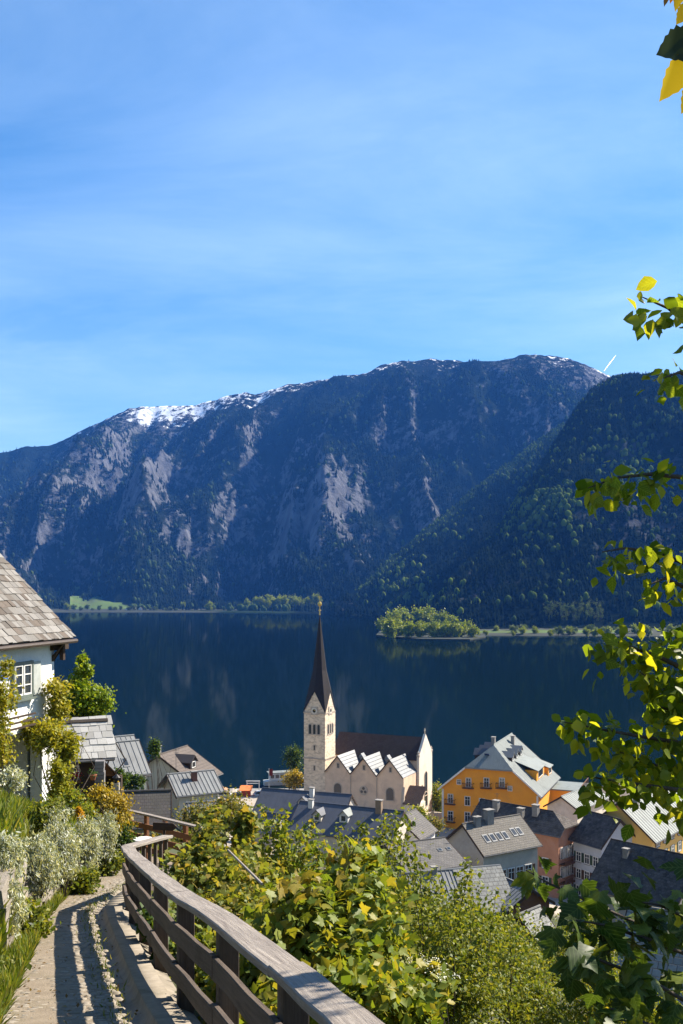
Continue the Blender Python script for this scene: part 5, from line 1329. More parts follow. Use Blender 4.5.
def shingle_field(parent, O, du, dv, nr, Lu, Lv, sw, sh, limit=300, pale=False, th_=.028):
    "overlapping wooden shingles: O lower corner, du along the eave, dv up the slope; each shingle an object"
    g_ = np.random.default_rng(int(abs(O[0])*100)); meshes = []
    for k in range(8):
        w_ = 1.0
        vs = [(-.49, 0, 0), (.49, 0, 0), (.49, 1.5, -.9*th_/sh), (-.49, 1.5, -.9*th_/sh)]
        jv = (g_.random(4)-.5)*.10
        top_ = [(-.49, jv[0], 1), (.49, jv[1], 1), (.49, 1.5, .1), (-.49, 1.5, .1)]
        me = bpy.data.meshes.new('shingle')
        me.from_pydata([(x*1.0, y, 0 if i < 2 else -.4) for i, (x, y, z_) in enumerate(vs)] + [(x, y, z_) for x, y, z_ in top_], [], [(3, 2, 1, 0), (4, 5, 6, 7), (0, 1, 5, 4), (1, 2, 6, 5), (2, 3, 7, 6), (3, 0, 4, 7)])
        me.materials.append(SHP[k % 3] if pale else SHM[( [0, 1, 2, 0, 3, 2, 0, 1][k])])
        meshes.append(me)
    M0 = Matrix(((du[0], dv[0], nr[0]), (du[1], dv[1], nr[1]), (du[2], dv[2], nr[2])))
    po = wloc(parent); rows = int(Lv/sh)+1; cnt = 0
    for i in range(rows):
        u_ = -g_.random()*sw*.5
        while u_ < Lu and cnt < limit:
            w_ = sw*(.6 + .8*g_.random()); w_ = min(w_, Lu - u_ + .03)
            o = bpy.data.objects.new('shingle', meshes[g_.integers(8)]); COL.objects.link(o); o.parent = parent
            p = O + du*(u_+w_/2) + dv*(i*sh + (g_.random()-.5)*.045) + nr*(.012 + .02*g_.random())
            S = Matrix.Diagonal((w_, sh, th_*(.8 + .5*g_.random())))
            M = (M0 @ Matrix.Rotation((g_.random()-.5)*.07, 3, 'Z') @ S).to_4x4()
            o.matrix_local = Matrix.Translation(Vector(p) - po) @ M
            u_ += w_ + .006; cnt += 1
    return cnt
du = -D; dv = unit(-NO + Z3); nr = unit(NO + Z3)
shingle_field(rf, wpt(-.06, -.06, -.03), du, dv, nr, 5.4, 4.0, .25, .28, limit=400)
shr = MB(); g_ = np.random.default_rng(8)
for i in range(22):
    u_ = 5.36 if i < 15 else -.06
    while u_ < LH:
        w_ = .15 + .2*g_.random(); o_ = wpt(-.06, -.06, -.03) + du*u_ + dv*(i*.28) + nr*.01; shr.box(o_, du*w_, dv*.36 - nr*.02, nr*.025); u_ += w_ + .006
tag(shr.build('shingles', SHM[0], rf), kind='stuff')
# gutter, purlin ends, fascia
MB().tube([wpt(-.08, -.12, -.12), wpt(LH, -.12, -.12)], .07, 8).build('gutter', surf('old_copper', (0.10, 0.07, 0.05), rough=.5), wh)
for s_, z_ in ((.35, -.16), (1.6, 1.05)): MB().cbox(wpt(.2, s_, z_ - .12), D*1.0, NO*.18, Z3*.24).build('purlin', DARKWOOD, wh)
MB().prism([wpt(.46, .1, -.3), wpt(.46, .5, -.95), wpt(.46, .5, -.7), wpt(.46, -.02, -.2)], -D*.14).build('bracket', DARKWOOD, wh)
MB().cbox(wpt(.28, .18, -.42), D*.13, NO*.13, Z3*.6).build('bracket', DARKWOOD, wh)
GREENP = surf('grey_green_paint', (0.18, 0.22, 0.19), rough=.5, bumpd=.002)
def wall_px(px, py):
    "pixel on the white house's long wall -> (l, z)"
    o = wpt(0, .38, 0); q = P(px, py, 1.0) - np.array([0, 0, CZ]); tq = np.dot(o[:2], NO[:2])/np.dot(q[:2], NO[:2]); p3 = q*tq; p3[2] += CZ
    return float(np.dot(E3 - p3, D)), float(p3[2]-E3[2])
l0, z0 = wall_px(12, 680); l1, z1 = wall_px(30.5, 680)
lc, zc = (l0+l1)/2, wall_px(21, 680)[1]; wW = abs(l0-l1); hW = .92
c = wpt(lc, .38, zc)
f = MB()
for s_ in (-1, 1):
    f.cbox(c + D*s_*(wW/2) + NO*.04, D*.09, NO*.10, Z3*(hW+.18)); f.cbox(c + Z3*s_*(hW/2+.04) + NO*.04, D*(wW-.09), NO*.10, Z3*.09)
fo = f.build('window', GREENP, wh)
for s_ in (-1, 1):
    sa = MB(); cc = c + D*s_*wW*.24 + NO*.05
    for q in (-1, 1): sa.cbox(cc + D*q*wW*.19, D*.05, NO*.05, Z3*hW); sa.cbox(cc + Z3*q*(hW/2-.025) + NO*.003, D*wW*.38, NO*.05, Z3*.05)
    for q in (-.17, .17): sa.cbox(cc + Z3*q*hW + NO*.004, D*wW*.36, NO*.03, Z3*.03)
    sa.build('sash', TRIM, fo)
MB().cbox(c + NO*.03, D*(wW-.1), NO*.02, Z3*hW).build('pane', GLASS, fo)
MB().cbox(c - Z3*(hW/2+.12) + NO*.08, D*(wW+.2), NO*.2, Z3*.06).build('sill', GREENP, fo)
MB().cbox(wpt(lc - wW*.5 - .28, .34, zc), D*.46, NO*.05, Z3*(hW+.08)).build('shutter', surf('pale_shutter', (0.62, 0.66, 0.62), rough=.6, bumpd=.002), fo)
# dark panel put in for the shade of the porch recess; balcony rails
lc, zq = wall_px(30, 775); MB().cbox(wpt(2.9, 2.35, -4.6), D*2.4, NO*.1, Z3*3.4).build('recess_shade_panel', DARKWOOD, wh)
lc, zq = wall_px(6, 716)
for k in range(3): MB().cbox(wpt(lc, -.1, zq - .16*k), D*1.6, NO*.06, Z3*.05).build('balcony_rail', DARKWOOD, wh)
# blue garden parasol at the edge
e = empty('garden_parasol', P(-22, 760, 26), 'blue garden parasol peeking in at the left edge', 'parasol')
q = P(-20, 668, 26); MB().tube([q - Z3*2.2, q + Z3*.1], .03, 6).build('pole', TRIM, e)
MB().lathe(q, [(.78, -.33), (.74, -.27), (.4, -.08), (.03, .06)], 8).build('canopy', surf('blue_canvas', (0.05, 0.16, 0.45), bumpd=0), e)

# shingled shed
H = house('garden_annex', 'dark timber annex with pale shingle roof and red flowers in its window', 'shed', (50, 724.2), (107.5, 721), 42, (115, 756), 'B', 42.6, DARKWOOD, SHW, over=.35, gover=.35, pitch=1.0, thick=.1)
q = H['n']; dvv = unit(-q + Z3*H['m']*1.0); nrr = unit(q*H['m'] + Z3)
rr = [o for o in H['e'].children if o.name.startswith('roof')][0]
(shingle_field(rr, slope_pt(H, H['L']+.03, H['w']+.05, .0), -H['r'], dvv, nrr, H['L']+.06, math.hypot(H['w'], H['h'])+.05, .36, .34, limit=140, pale=True))
s1 = H['pt'](0, H['W'], 0)
def side_px(H, px, py, sd=1):
    o = H['A'] + H['n']*sd*H['W']; nn = H['n']; q = P(px, py, 1.0) - np.array([0, 0, CZ]); tq = np.dot(o[:2], nn[:2])/np.dot(q[:2], nn[:2]); p3 = q*tq; p3[2] += CZ
    return p3
c = side_px(H, 73.5, 773); fo = window(H['e'], c, H['r'], H['n'], .34, .52, TRIM, fw=.05)
REDF = leafmat('red_petals', (0.55, 0.02, 0.02), (0.62, 0.05, 0.03), trans=.2)
GRL = leafmat('geranium_leaves', (0.05, 0.12, 0.02), (0.08, 0.16, 0.03))
fl = empty('flower_box', c - Z3*.35 + H['n']*.15, 'window box of red geraniums on the dark annex', 'flower box')
MB().cbox(c - Z3*.34 + H['n']*.2, H['r']*.5, H['n']*.14, Z3*.12).build('box', BROWNWOOD, fl)
pp = c - Z3*.16 + H['n']*.2 + rng.normal(size=(160, 3))*np.array([.16, .05, .08]); Vt, Ft, Tt = leaves(pp, .07); npmesh('foliage', Vt, Ft, GRL, fl, {'tint': Tt})
pp = c - Z3*.05 + H['n']*.24 + rng.normal(size=(140, 3))*np.array([.15, .05, .10]); Vt, Ft, Tt = leaves(pp, .06); npmesh('blossom', Vt, Ft, REDF, fl, {'tint': Tt})
# stone chimney pillar, hanging pot and brown lean-to roof beside it
e = empty('stone_pillar', P(100, 803, 40.5), 'grey slatted stone pillar at the corner of the dark annex', 'pillar')
p0 = P(100, 803, 40.5)
for k in range(12): MB().cbox(p0 + Z3*(.07+.145*k) + np.array([(rng.random()-.5)*.03, 0, 0]), (.36, .05, 0), (-.05, .4, 0), (0, 0, .13)).build('stone', surf('pillar_stone', (0.27, 0.26, 0.26), scale=5) if k == 0 else MATS['pillar_stone'], e)
e = empty('hanging_pot', P(93, 781, 40), 'terracotta flower pot hanging beside the annex window', 'flower pot')
p0 = P(93, 780, 40); MB().lathe(p0, [(.09, 0), (.15, .18), (.17, .2), (.15, .22)], 10).build('pot', surf('terracotta', (0.42, 0.15, 0.07)), e)
pp = p0 + Z3*.28 + rng.normal(size=(120, 3))*.08; Vt, Ft, Tt = leaves(pp, .07); npmesh('foliage', Vt, Ft, GRL, e, {'tint': Tt})
MB().tube([p0 + Z3*.2, p0 + Z3*.9], .008, 4).build('hanger', BLACKM, e)
e = empty('lean_to', P(110, 790, 43), 'brown boarded lean-to gable beside the annex', 'shed')
a_, b_, c_, d_ = P(101, 757, 43), P(118, 775, 41.5), P(107, 776, 41.5), P(99, 762, 41.5)
MB().prism([P(101, 757.5, 41.5), P(119, 775.5, 41.5), P(119, 775.5, 44), P(101, 757.5, 44)], -Z3*.09).build('roof', BROWNWOOD, e)
MB().prism([P(101.5, 760, 41.8), P(116, 776, 41.8), P(101.5, 776, 41.8)], (0, .1, 0)).build('gable_board', BROWNWOOD, e)
MB().prism([P(103, 776, 42.5), P(121, 776, 42.5), P(121, 806, 42.5), P(103, 806, 42.5)], (0, .3, 0)).build('wall', DARKWOOD, e)
# lantern post
e = empty('lantern_post', P(116.5, 792, 38), 'small lantern on a stone post by the golden shrub', 'lantern')
p0 = P(116.5, 795, 38); MB().cbox(p0 + Z3*.12, (.22, 0, 0), (0, .22, 0), (0, 0, .7)).build('post', CONC, e)
MB().lathe(p0 + Z3*.47, [(.09, 0), (.11, .18), (.16, .2), (.03, .32)], 8).build('lamp', BLACKM, e)
# ================================================================== plants
BARK = surf('bark', (0.115, 0.085, 0.06), (0.07, 0.052, 0.038), scale=6, stretch=(3, 3, 1), bumpd=.01)
L_SPRING = leafmat('spring_leaves', (0.13, 0.20, 0.025), (0.22, 0.27, 0.035), (0.38, 0.33, 0.05), trans=.42)
L_FINE = leafmat('fine_leaves', (0.10, 0.155, 0.02), (0.20, 0.235, 0.03), (0.30, 0.30, 0.06), trans=.4)
L_OLIVE = leafmat('olive_leaves', (0.12, 0.15, 0.03), (0.22, 0.22, 0.05), (0.33, 0.24, 0.07), trans=.4)
L_DARK = leafmat('deep_green_leaves', (0.028, 0.062, 0.012), (0.06, 0.11, 0.018), (0.12, 0.17, 0.025), trans=.35)
L_TREE = leafmat('bright_tree_leaves', (0.12, 0.21, 0.015), (0.22, 0.31, 0.02), (0.34, 0.38, 0.03), trans=.4)
L_IVY = leafmat('ivy_leaves', (0.20, 0.23, 0.02), (0.34, 0.34, 0.03), (0.48, 0.40, 0.05), trans=.35)
L_SILVER = leafmat('silver_leaves', (0.28, 0.31, 0.13), (0.48, 0.52, 0.38), (0.84, 0.85, 0.76), trans=.25, rough=.7)
L_GOLD = leafmat('golden_leaves', (0.22, 0.20, 0.03), (0.36, 0.28, 0.035), (0.52, 0.36, 0.05), trans=.35)
L_ORANGE = leafmat('orange_yellow_leaves', (0.50, 0.28, 0.02), (0.62, 0.38, 0.03), trans=.35)
L_FARG = leafmat('far_broadleaf', (0.13, 0.20, 0.012), (0.22, 0.28, 0.016), (0.32, 0.36, 0.025), trans=.35)
L_FARD = leafmat('far_shore_leaves', (0.05, 0.085, 0.015), (0.085, 0.13, 0.02), (0.12, 0.19, 0.03), trans=.3)
L_GRASS = leafmat('grass_blades', (0.09, 0.15, 0.018), (0.17, 0.22, 0.03), (0.33, 0.31, 0.09), trans=.35)
L_MAPLE = leafmat('maple_leaf_green', (0.12, 0.20, 0.025), (0.24, 0.30, 0.04), (0.44, 0.38, 0.06), trans=.42, perobj=True)
L_MAPLEO = leafmat('maple_leaf_young', (0.30, 0.27, 0.05), (0.36, 0.28, 0.08), (0.42, 0.36, 0.05), trans=.42, perobj=True)
L_LIND = leafmat('linden_leaf', (0.11, 0.19, 0.015), (0.24, 0.31, 0.022), (0.38, 0.39, 0.03), trans=.58, rough=.42, perobj=True)
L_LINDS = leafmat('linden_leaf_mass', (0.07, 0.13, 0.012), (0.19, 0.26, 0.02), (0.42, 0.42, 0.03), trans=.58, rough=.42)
L_DKM = leafmat('shade_toned_maple_leaf', (0.035, 0.075, 0.012), (0.08, 0.13, 0.018), (0.18, 0.22, 0.025), trans=.35, rough=.45, perobj=True)  # shade of the lower right corner is put into this leaf colour
L_FLOW = leafmat('white_blossom', (0.75, 0.75, 0.66), (0.80, 0.80, 0.74), trans=.3, k=1)

L_MAPM = leafmat('young_maple_leaves', (0.13, 0.175, 0.03), (0.24, 0.27, 0.045), (0.36, 0.28, 0.07), trans=.42)
def ell_pts(ells, n, clump, nclump, g, shell=.55, csz=.28):
    "points in clumps spread through ellipsoids given as (px, py, Y, rx_px, ry_px[, depth m])"
    vol = np.array([e[3]*e[4]*(e[2]/F)**2 for e in ells]); vol = vol/vol.sum()
    pos = []; cen = []
    for e, f_ in zip(ells, vol):
        c = P(e[0], e[1], e[2]); k = e[2]/F; rx, rz = e[3]*k, e[4]*k; ry = e[5] if len(e) > 5 else min(rx, rz)
        m_ = max(4, int(nclump*f_)); q = g.normal(size=(m_, 3)); q /= np.linalg.norm(q, axis=1, keepdims=True)
        rr = (shell + (1-shell)*g.random(m_))**.8*(.45 + .62*g.random(m_))
        cc = c + q*rr[:, None]*np.array([rx, ry, rz]); cen.append(cc)
        nn = max(20, int(n*f_)); w_ = g.random(m_)**1.5 + .12; idx_ = g.choice(m_, nn, p=w_/w_.sum())
        s_ = csz*(rx*ry*rz)**(1/3)*(.5 + g.random(m_))*clump
        pos.append(cc[idx_] + g.normal(size=(nn, 3))*s_[idx_][:, None]*np.array([1, 1, .8]))
    return np.concatenate(pos), np.concatenate(cen)
def stems(base, cen, g, n, r0, name, parent, m=BARK, sag=.15):
    mb_ = MB(); base = np.asarray(base, float)
    for i in g.choice(len(cen), min(n, len(cen)), replace=False):
        c = cen[i]; b_ = base + g.normal(size=3)*np.array([.15, .15, 0])*r0*12
        mid_ = b_*.5 + c*.5 + g.normal(size=3)*np.linalg.norm(c-b_)*.09; mid_[2] += sag*np.linalg.norm(c-b_)*.4
        mb_.tube([b_, (b_+mid_)/2 + Z3*.05, mid_, c], [r0, r0*.75, r0*.5, r0*.15], 5, cap=False)
    return mb_.build(name, m, parent, smooth_=True)
def bush(name, label, cat_, base, ells, n, size, m, seed, clump=1.0, nclump=60, nst=14, r0=.03, leaf=LEAF_QUAD, droop=.3, upn=.6, group=None, shell=.5, szj=.95, tintz=0.0, extra=None):
    g = np.random.default_rng(seed)
    pos, cen = ell_pts(ells, n, clump, nclump, g, shell)
    e = empty(name, base, label, cat_, group)
    stems(base, cen, g, nst, r0, 'stem', e)
    tint = g.random(len(pos))
    if tintz: 
        zz = (pos[:, 2]-pos[:, 2].min())/np.ptp(pos[:, 2]); tint = np.clip(tint*(1-tintz) + zz*tintz, 0, 1)
    V, Fc, T = leaves(pos, size*(1-szj/2 + szj*g.random(len(pos))), leaf, droop=droop, upn=upn, g=g, tint=tint)
    o = npmesh('foliage', V, Fc, m, e, {'tint': T})
    return e, cen
def gz(px, py, Y):
    p = P(px, py, Y); p[2] = float(ground(p[0], p[1])); return p

# ---- left bank
sil = [((36, 866, 15.6, 24, 32, .45), 5200, 'broad silvery white plant cascading over the wall nearest the camera'), ((6, 858, 13.6, 15, 30, .4), 4200, 'silvery plant at the left picture edge above the stones'),
       ((63, 850, 17.6, 14, 31, .4), 4200, 'silvery plant hanging down the wall in the middle of the row'), ((87, 843, 20.0, 12, 27, .35), 3600, 'silvery plant hanging beside the green gap in the row'),
       ((106, 835, 22.4, 10, 26, .35), 3400, 'farthest silvery plant by the dark hedge'), ((55, 815, 18.6, 14, 9, .5), 2000, 'pale grey cushion plant on top of the wall'), ((7, 905, 12.3, 13, 34, .35), 3200, 'silvery tuft low at the left edge of the path')]
for k, (el, n, lab) in enumerate(sil):
    bush('silver_plant', lab, 'plant', gz(el[0], el[1], el[2]), [el], int(n*2.1), .055, L_SILVER, 100+k, nclump=150, nst=30, r0=.006, clump=.62, group='silvery plants on the garden wall', szj=.9, shell=.35, droop=1.6, upn=.2, leaf=(LEAF_QUAD[0]*np.array([.55, 1.25, 1]), LEAF_QUAD[1]))
grn = [((22, 925, 13.2, 22, 24, .3), 3200, 'green weeds at the foot of the wall near the left edge'), ((78, 880, 18.6, 20, 13, .3), 2200, 'yellow green weeds along the path edge below the silvery plants'), ((108, 862, 22.5, 14, 12, .3), 1600, 'light green weeds where the path bends'),
       ((0, 985, 10.6, 12, 34, .25), 1800, 'grassy weeds in the lower left corner'), ((46, 815, 18.5, 12, 16, .4), 1500, 'fresh green plants between the silvery cushions')]
for k, (el, n, lab) in enumerate(grn):
    bush('weed_patch', lab, 'plant', gz(el[0], el[1], el[2]), [el], int(n*1.6), .07, L_FINE, 130+k, nclump=60, nst=10, r0=.005, group='weeds beside the path')
# grass on the bank and in the path edges
g = np.random.default_rng(21)
n = 42000
Yg = 8 + 22*g.random(n)**1.2; dl = np.where(g.random(n) < .45, -.22 + .5*g.random(n)**1.5, 3.6*g.random(n))
Xg = Xl(Yg) - dl
Zg = np.where(dl > .1, ground(Xg, Yg), zp(Yg))
pos = np.stack([Xg, Yg, Zg - .02], -1)
ax_ = g.normal(size=(n, 3))*.35; ax_[:, 2] = 1
V, Fc, T = leaves(pos, np.where(dl < .1, .10 + .12*g.random(n), .14 + .24*g.random(n)), (BLADE[0]*np.array([1.6, 1, 1]), BLADE[1]), axis=ax_, nrm=g.normal(size=(n, 3)), g=g)
tag(npmesh('grass', V, Fc, L_GRASS, None, {'tint': T}), 'tufted grass on the bank left of the path', 'grass', kind='stuff')
n = 900
Yg = 8 + 14*g.random(n); pos = []
for q in Yg:
    x, y = edge(q, -.60 + .07*g.normal()); pos.append((x, y, zp(y)-.01))
ax_ = g.normal(size=(n, 3))*.5; ax_[:, 2] = 1
V, Fc, T = leaves(np.array(pos), .04 + .05*g.random(n), (BLADE[0]*np.array([2.0, 1, 1]), BLADE[1]), axis=ax_, nrm=g.normal(size=(n, 3)), g=g)
tag(npmesh('path_moss', V, Fc, L_GRASS, None, {'tint': T}), 'moss and grass in the joint beside the gutter', 'grass', kind='stuff')

n = 420; g = np.random.default_rng(66); Yg = 8 + 13*g.random(n); pos = []
for q in Yg:
    x, y = edge(q, -.62 - 1.0*g.random()**.7 if g.random() < .6 else -.36 - .25*g.random()); pos.append((x, y, zp(y) + .028 if x < edge(q, -.6)[0] else zp(y) - .045))
V, Fc, T = leaves(np.array(pos), .025 + .035*g.random(n), LEAF_QUAD, g=g, upn=3.0, droop=0)
tag(npmesh('leaf_litter', V, Fc, leafmat('dry_leaves', (0.12, 0.08, 0.03), (0.22, 0.14, 0.05), (0.30, 0.26, 0.07), trans=.15), None, {'tint': T}), 'dry leaf litter scattered over the path and gutter', 'leaf litter', kind='stuff')
bush('climbing_vine', 'yellow green climbing vine on the corner of the white house', 'vine', gz(60, 800, 29), [(57, 700, 31, 9, 32, .4), (44, 738, 30, 26, 17, .7), (61, 785, 28.5, 10, 34, .45), (66, 745, 30, 13, 18, .5), (30, 728, 30, 14, 10, .4)], 13000, .10, L_IVY, 41, nclump=160, nst=22, r0=.02, clump=.7, tintz=.35)
bush('rose_bush', 'leafy climbing rose at the left edge before the white house', 'shrub', gz(-4, 790, 24), [(0, 705, 24, 9, 45, .4), (5, 665, 24, 6, 10, .3), (-4, 752, 24, 12, 25, .5)], 3600, .085, L_IVY, 42, nclump=70, r0=.015)
bush('meadow_plant', 'white flowering plant on the bank below the porch', 'plant', gz(10, 780, 22), [(12, 778, 21, 16, 8, .5)], 1800, .06, L_SILVER, 43, nclump=40, r0=.005)
bush('golden_shrub', 'golden green shrub left of the wooden fence corner', 'shrub', gz(118, 848, 26), [(117, 815, 26, 12, 26, .45), (101, 797, 28, 12, 10, .4), (122, 835, 25.5, 8, 18, .35)], 7000, .075, L_GOLD, 44, nclump=110, r0=.02, tintz=.45)
bush('hedge_shrub', 'dark green clipped shrub between the silvery plants and the fence', 'shrub', gz(124, 858, 24.5), [(124, 845, 24.5, 6, 22, .3)], 2600, .07, L_DARK, 45, nclump=50, r0=.02)
bush('dwarf_conifer', 'small orange yellow cone shaped shrub on the garden terrace', 'shrub', gz(79, 826, 24), [(79, 818, 24, 5, 8, .14), (78, 810, 24, 3, 5, .1)], 2200, .05, L_ORANGE, 46, nclump=60, r0=.01, clump=.6)
bush('green_bush', 'bright green bush behind the orange cone shrub', 'shrub', gz(72, 812, 26), [(72, 806, 26, 9, 16, .4), (88, 812, 25, 8, 8, .3)], 3000, .07, L_SPRING, 47, nclump=60, r0=.015)
bush('garden_tree', 'bright green tree beside the white house above the lake', 'tree', gz(84, 760, 47), [(82, 668, 47, 9, 12, .7), (80, 685, 47, 16, 12, .9), (88, 702, 47, 20, 14, 1.1), (84, 722, 47, 24, 14, 1.1), (99, 700, 47, 13, 18, .8), (70, 705, 47, 12, 16, .8)], 15000, .15, L_TREE, 48, nclump=170, nst=34, r0=.07, clump=.75, droop=.1)
for k, (px, py, Y, rx, ry, lab) in enumerate(((133, 782, 98, 14, 7, 'dark shrub under the long grey metal roof'), (155, 748, 118, 5, 12, 'slim dark conifer between the two slope roofs'), (118, 778, 60, 10, 8, 'green garden shrub behind the lantern post'))):
    bush('slope_shrub', lab, 'shrub', gz(px, py, Y), [(px, py, Y, rx, ry)], 1600, .25 if Y > 90 else .14, L_DARK, 60+k, nclump=40, r0=.05)

# ---- slope right of the fence
def maple_leaf_objs(parent, pos, size, mats, g, name='leaf', base=LEAF_MAPLE, droop=.7, upn=.7, outward=None, nvar=5):
    "large leaves, each an object of its own; meshes shared"
    ms = []
    for k in range(nvar):
        for m_ in mats:
            bv = base[0].copy(); bv[:, 2] += .10*g.normal()*bv[:, 0]**2*4 + .12*(g.random()-.6)*bv[:, 1]**2*2; bv[:, :2] += g.normal(size=(len(bv), 2))*.015
            bv[:, 0] *= .85 + .3*g.random()
            me = bpy.data.meshes.new(name); me.from_pydata([tuple(q) for q in bv], [], [tuple(int(i) for i in f_) for f_ in base[1]]); me.materials.append(m_); me.polygons.foreach_set('use_smooth', [True]*len(me.polygons)); ms.append(me)
    n = len(pos); ax_ = g.normal(size=(n, 3)); ax_[:, 2] -= droop*1.4
    if outward is not None: ax_ += outward*1.1
    nr_ = g.normal(size=(n, 3))*.7; nr_[:, 2] += upn*1.4
    x, y, z = frames(ax_, nr_); po = np.array(wloc(parent))
    for i in range(n):
        o = bpy.data.objects.new(name, ms[g.integers(len(ms))]); COL.objects.link(o); o.parent = parent
        s_ = size*(.55 + .75*g.random()); p = pos[i]-po
        o.matrix_local = Matrix(((x[i, 0]*s_, y[i, 0]*s_, z[i, 0]*s_, p[0]), (x[i, 1]*s_, y[i, 1]*s_, z[i, 1]*s_, p[1]), (x[i, 2]*s_, y[i, 2]*s_, z[i, 2]*s_, p[2]), (0, 0, 0, 1)))
g = np.random.default_rng(77)
els = [(300, 905, 9.2, 36, 20, .6), (352, 900, 9.4, 34, 30, .6), (345, 945, 9.0, 40, 34, .7), (300, 940, 9.2, 36, 32, .6), (362, 866, 10.0, 22, 22, .5), (378, 920, 9.6, 20, 30, .5)]
mt, cen = bush('maple_sapling', 'young maple with large yellow green leaves just beyond the handrail', 'tree', gz(325, 985, 9.4), els, 4600, .085, L_SPRING, 71, nclump=80, nst=34, r0=.02, leaf=LEAF_MAPLE, clump=1.1, droop=.6, upn=1.0)
pos, _ = ell_pts(els, 240, 1.1, 70, g, shell=.8); pos[:, 1] -= .12
maple_leaf_objs(mt, pos, .125, [L_MAPLE], g)
pos, _ = ell_pts([(296, 882, 9.0, 22, 9, .4), (340, 868, 9.6, 22, 12, .4)], 46, 1.0, 40, g, shell=.8)
maple_leaf_objs(mt, pos, .115, [L_MAPLEO], g)
# upright young maples further down the slope
els2 = [(190, 872, 15, 20, 20, .8), (225, 884, 14.5, 22, 26, .9), (206, 845, 15.5, 13, 20, .6), (243, 835, 16, 7, 30, .4), (214, 818, 16, 6, 14, .3), (258, 878, 15, 16, 20, .7), (232, 920, 13, 34, 26, .9), (255, 950, 11.5, 34, 30, .8)]
m2, cen = bush('maple_sapling', 'clump of young maples with ochre tinged leaves behind the fence bend', 'tree', gz(215, 920, 15), els2, 12500, .078, L_MAPM, 72, nclump=210, nst=40, r0=.02, leaf=LEAF_MAPLE, clump=.9, droop=.6, upn=.9)
def sprig(label, seed, px0, py0, Y, tips, n, size, m, name='young_tree', r0=.025, leaf=LEAF_OV, spread=.22, group=None):
    "loose young tree: stems to each tip with leaves strung along them"
    g = np.random.default_rng(seed); b_ = gz(px0, py0, Y); e = empty(name, b_, label, 'tree', group); mb_ = MB(); ps = []
    for px, py in tips:
        c = P(px, py, Y + g.normal()*.5*Y/20); mid_ = (b_+c)/2 + g.normal(size=3)*np.array([.1, .1, .05])*np.linalg.norm(c-b_)
        pts = [b_ + (mid_-b_)*f_*(2-f_)*.0 + (1-f_)**2*0 + ((1-f_)**2*b_ + 2*f_*(1-f_)*mid_ + f_*f_*c - b_) for f_ in np.linspace(0, 1, 6)]
        mb_.tube(pts, list(np.linspace(r0, r0*.2, 6)), 5, cap=False)
        for _ in range(n//len(tips)):
            f_ = .35 + .65*g.random()**.8; p_ = (1-f_)**2*b_ + 2*f_*(1-f_)*mid_ + f_*f_*c
            ps.append(p_ + g.normal(size=3)*spread*Y/20*(1.25-f_))
    mb_.build('stem', BARK, e, smooth_=True); ps = np.array(ps)
    V, Fc, T = leaves(ps, size*(.6 + .8*g.random(len(ps))), leaf, g=g, droop=.4); npmesh('foliage', V, Fc, m, e, {'tint': T})
    return e
sprig('leafy saplings rising before the blue-grey roofs', 81, 290, 900, 22, [(262, 806), (275, 822), (287, 812), (300, 830), (312, 822), (258, 838), (322, 842), (285, 842), (270, 858), (300, 866), (246, 824)], 2700, .105, L_SPRING, spread=.3)
sprig('thin young trees below the three church gables', 82, 365, 905, 24, [(338, 828), (350, 842), (362, 822), (376, 838), (384, 815), (396, 810), (402, 838), (345, 862), (372, 860), (408, 822), (330, 855)], 2600, .10, L_FINE, spread=.3)
sprig('thin sprigs standing before the grey tiled roof', 83, 440, 930, 24, [(420, 850), (432, 872), (418, 880), (446, 900), (462, 880), (472, 862), (410, 866), (470, 900), (455, 910)], 3000, .10, L_FINE, spread=.4)
sprig('thin sprigs in front of the pale shingled barn roof', 84, 490, 950, 26, [(455, 895), (470, 880), (478, 900), (496, 893), (508, 905), (520, 915), (486, 912)], 2600, .09, L_FINE, spread=.4)
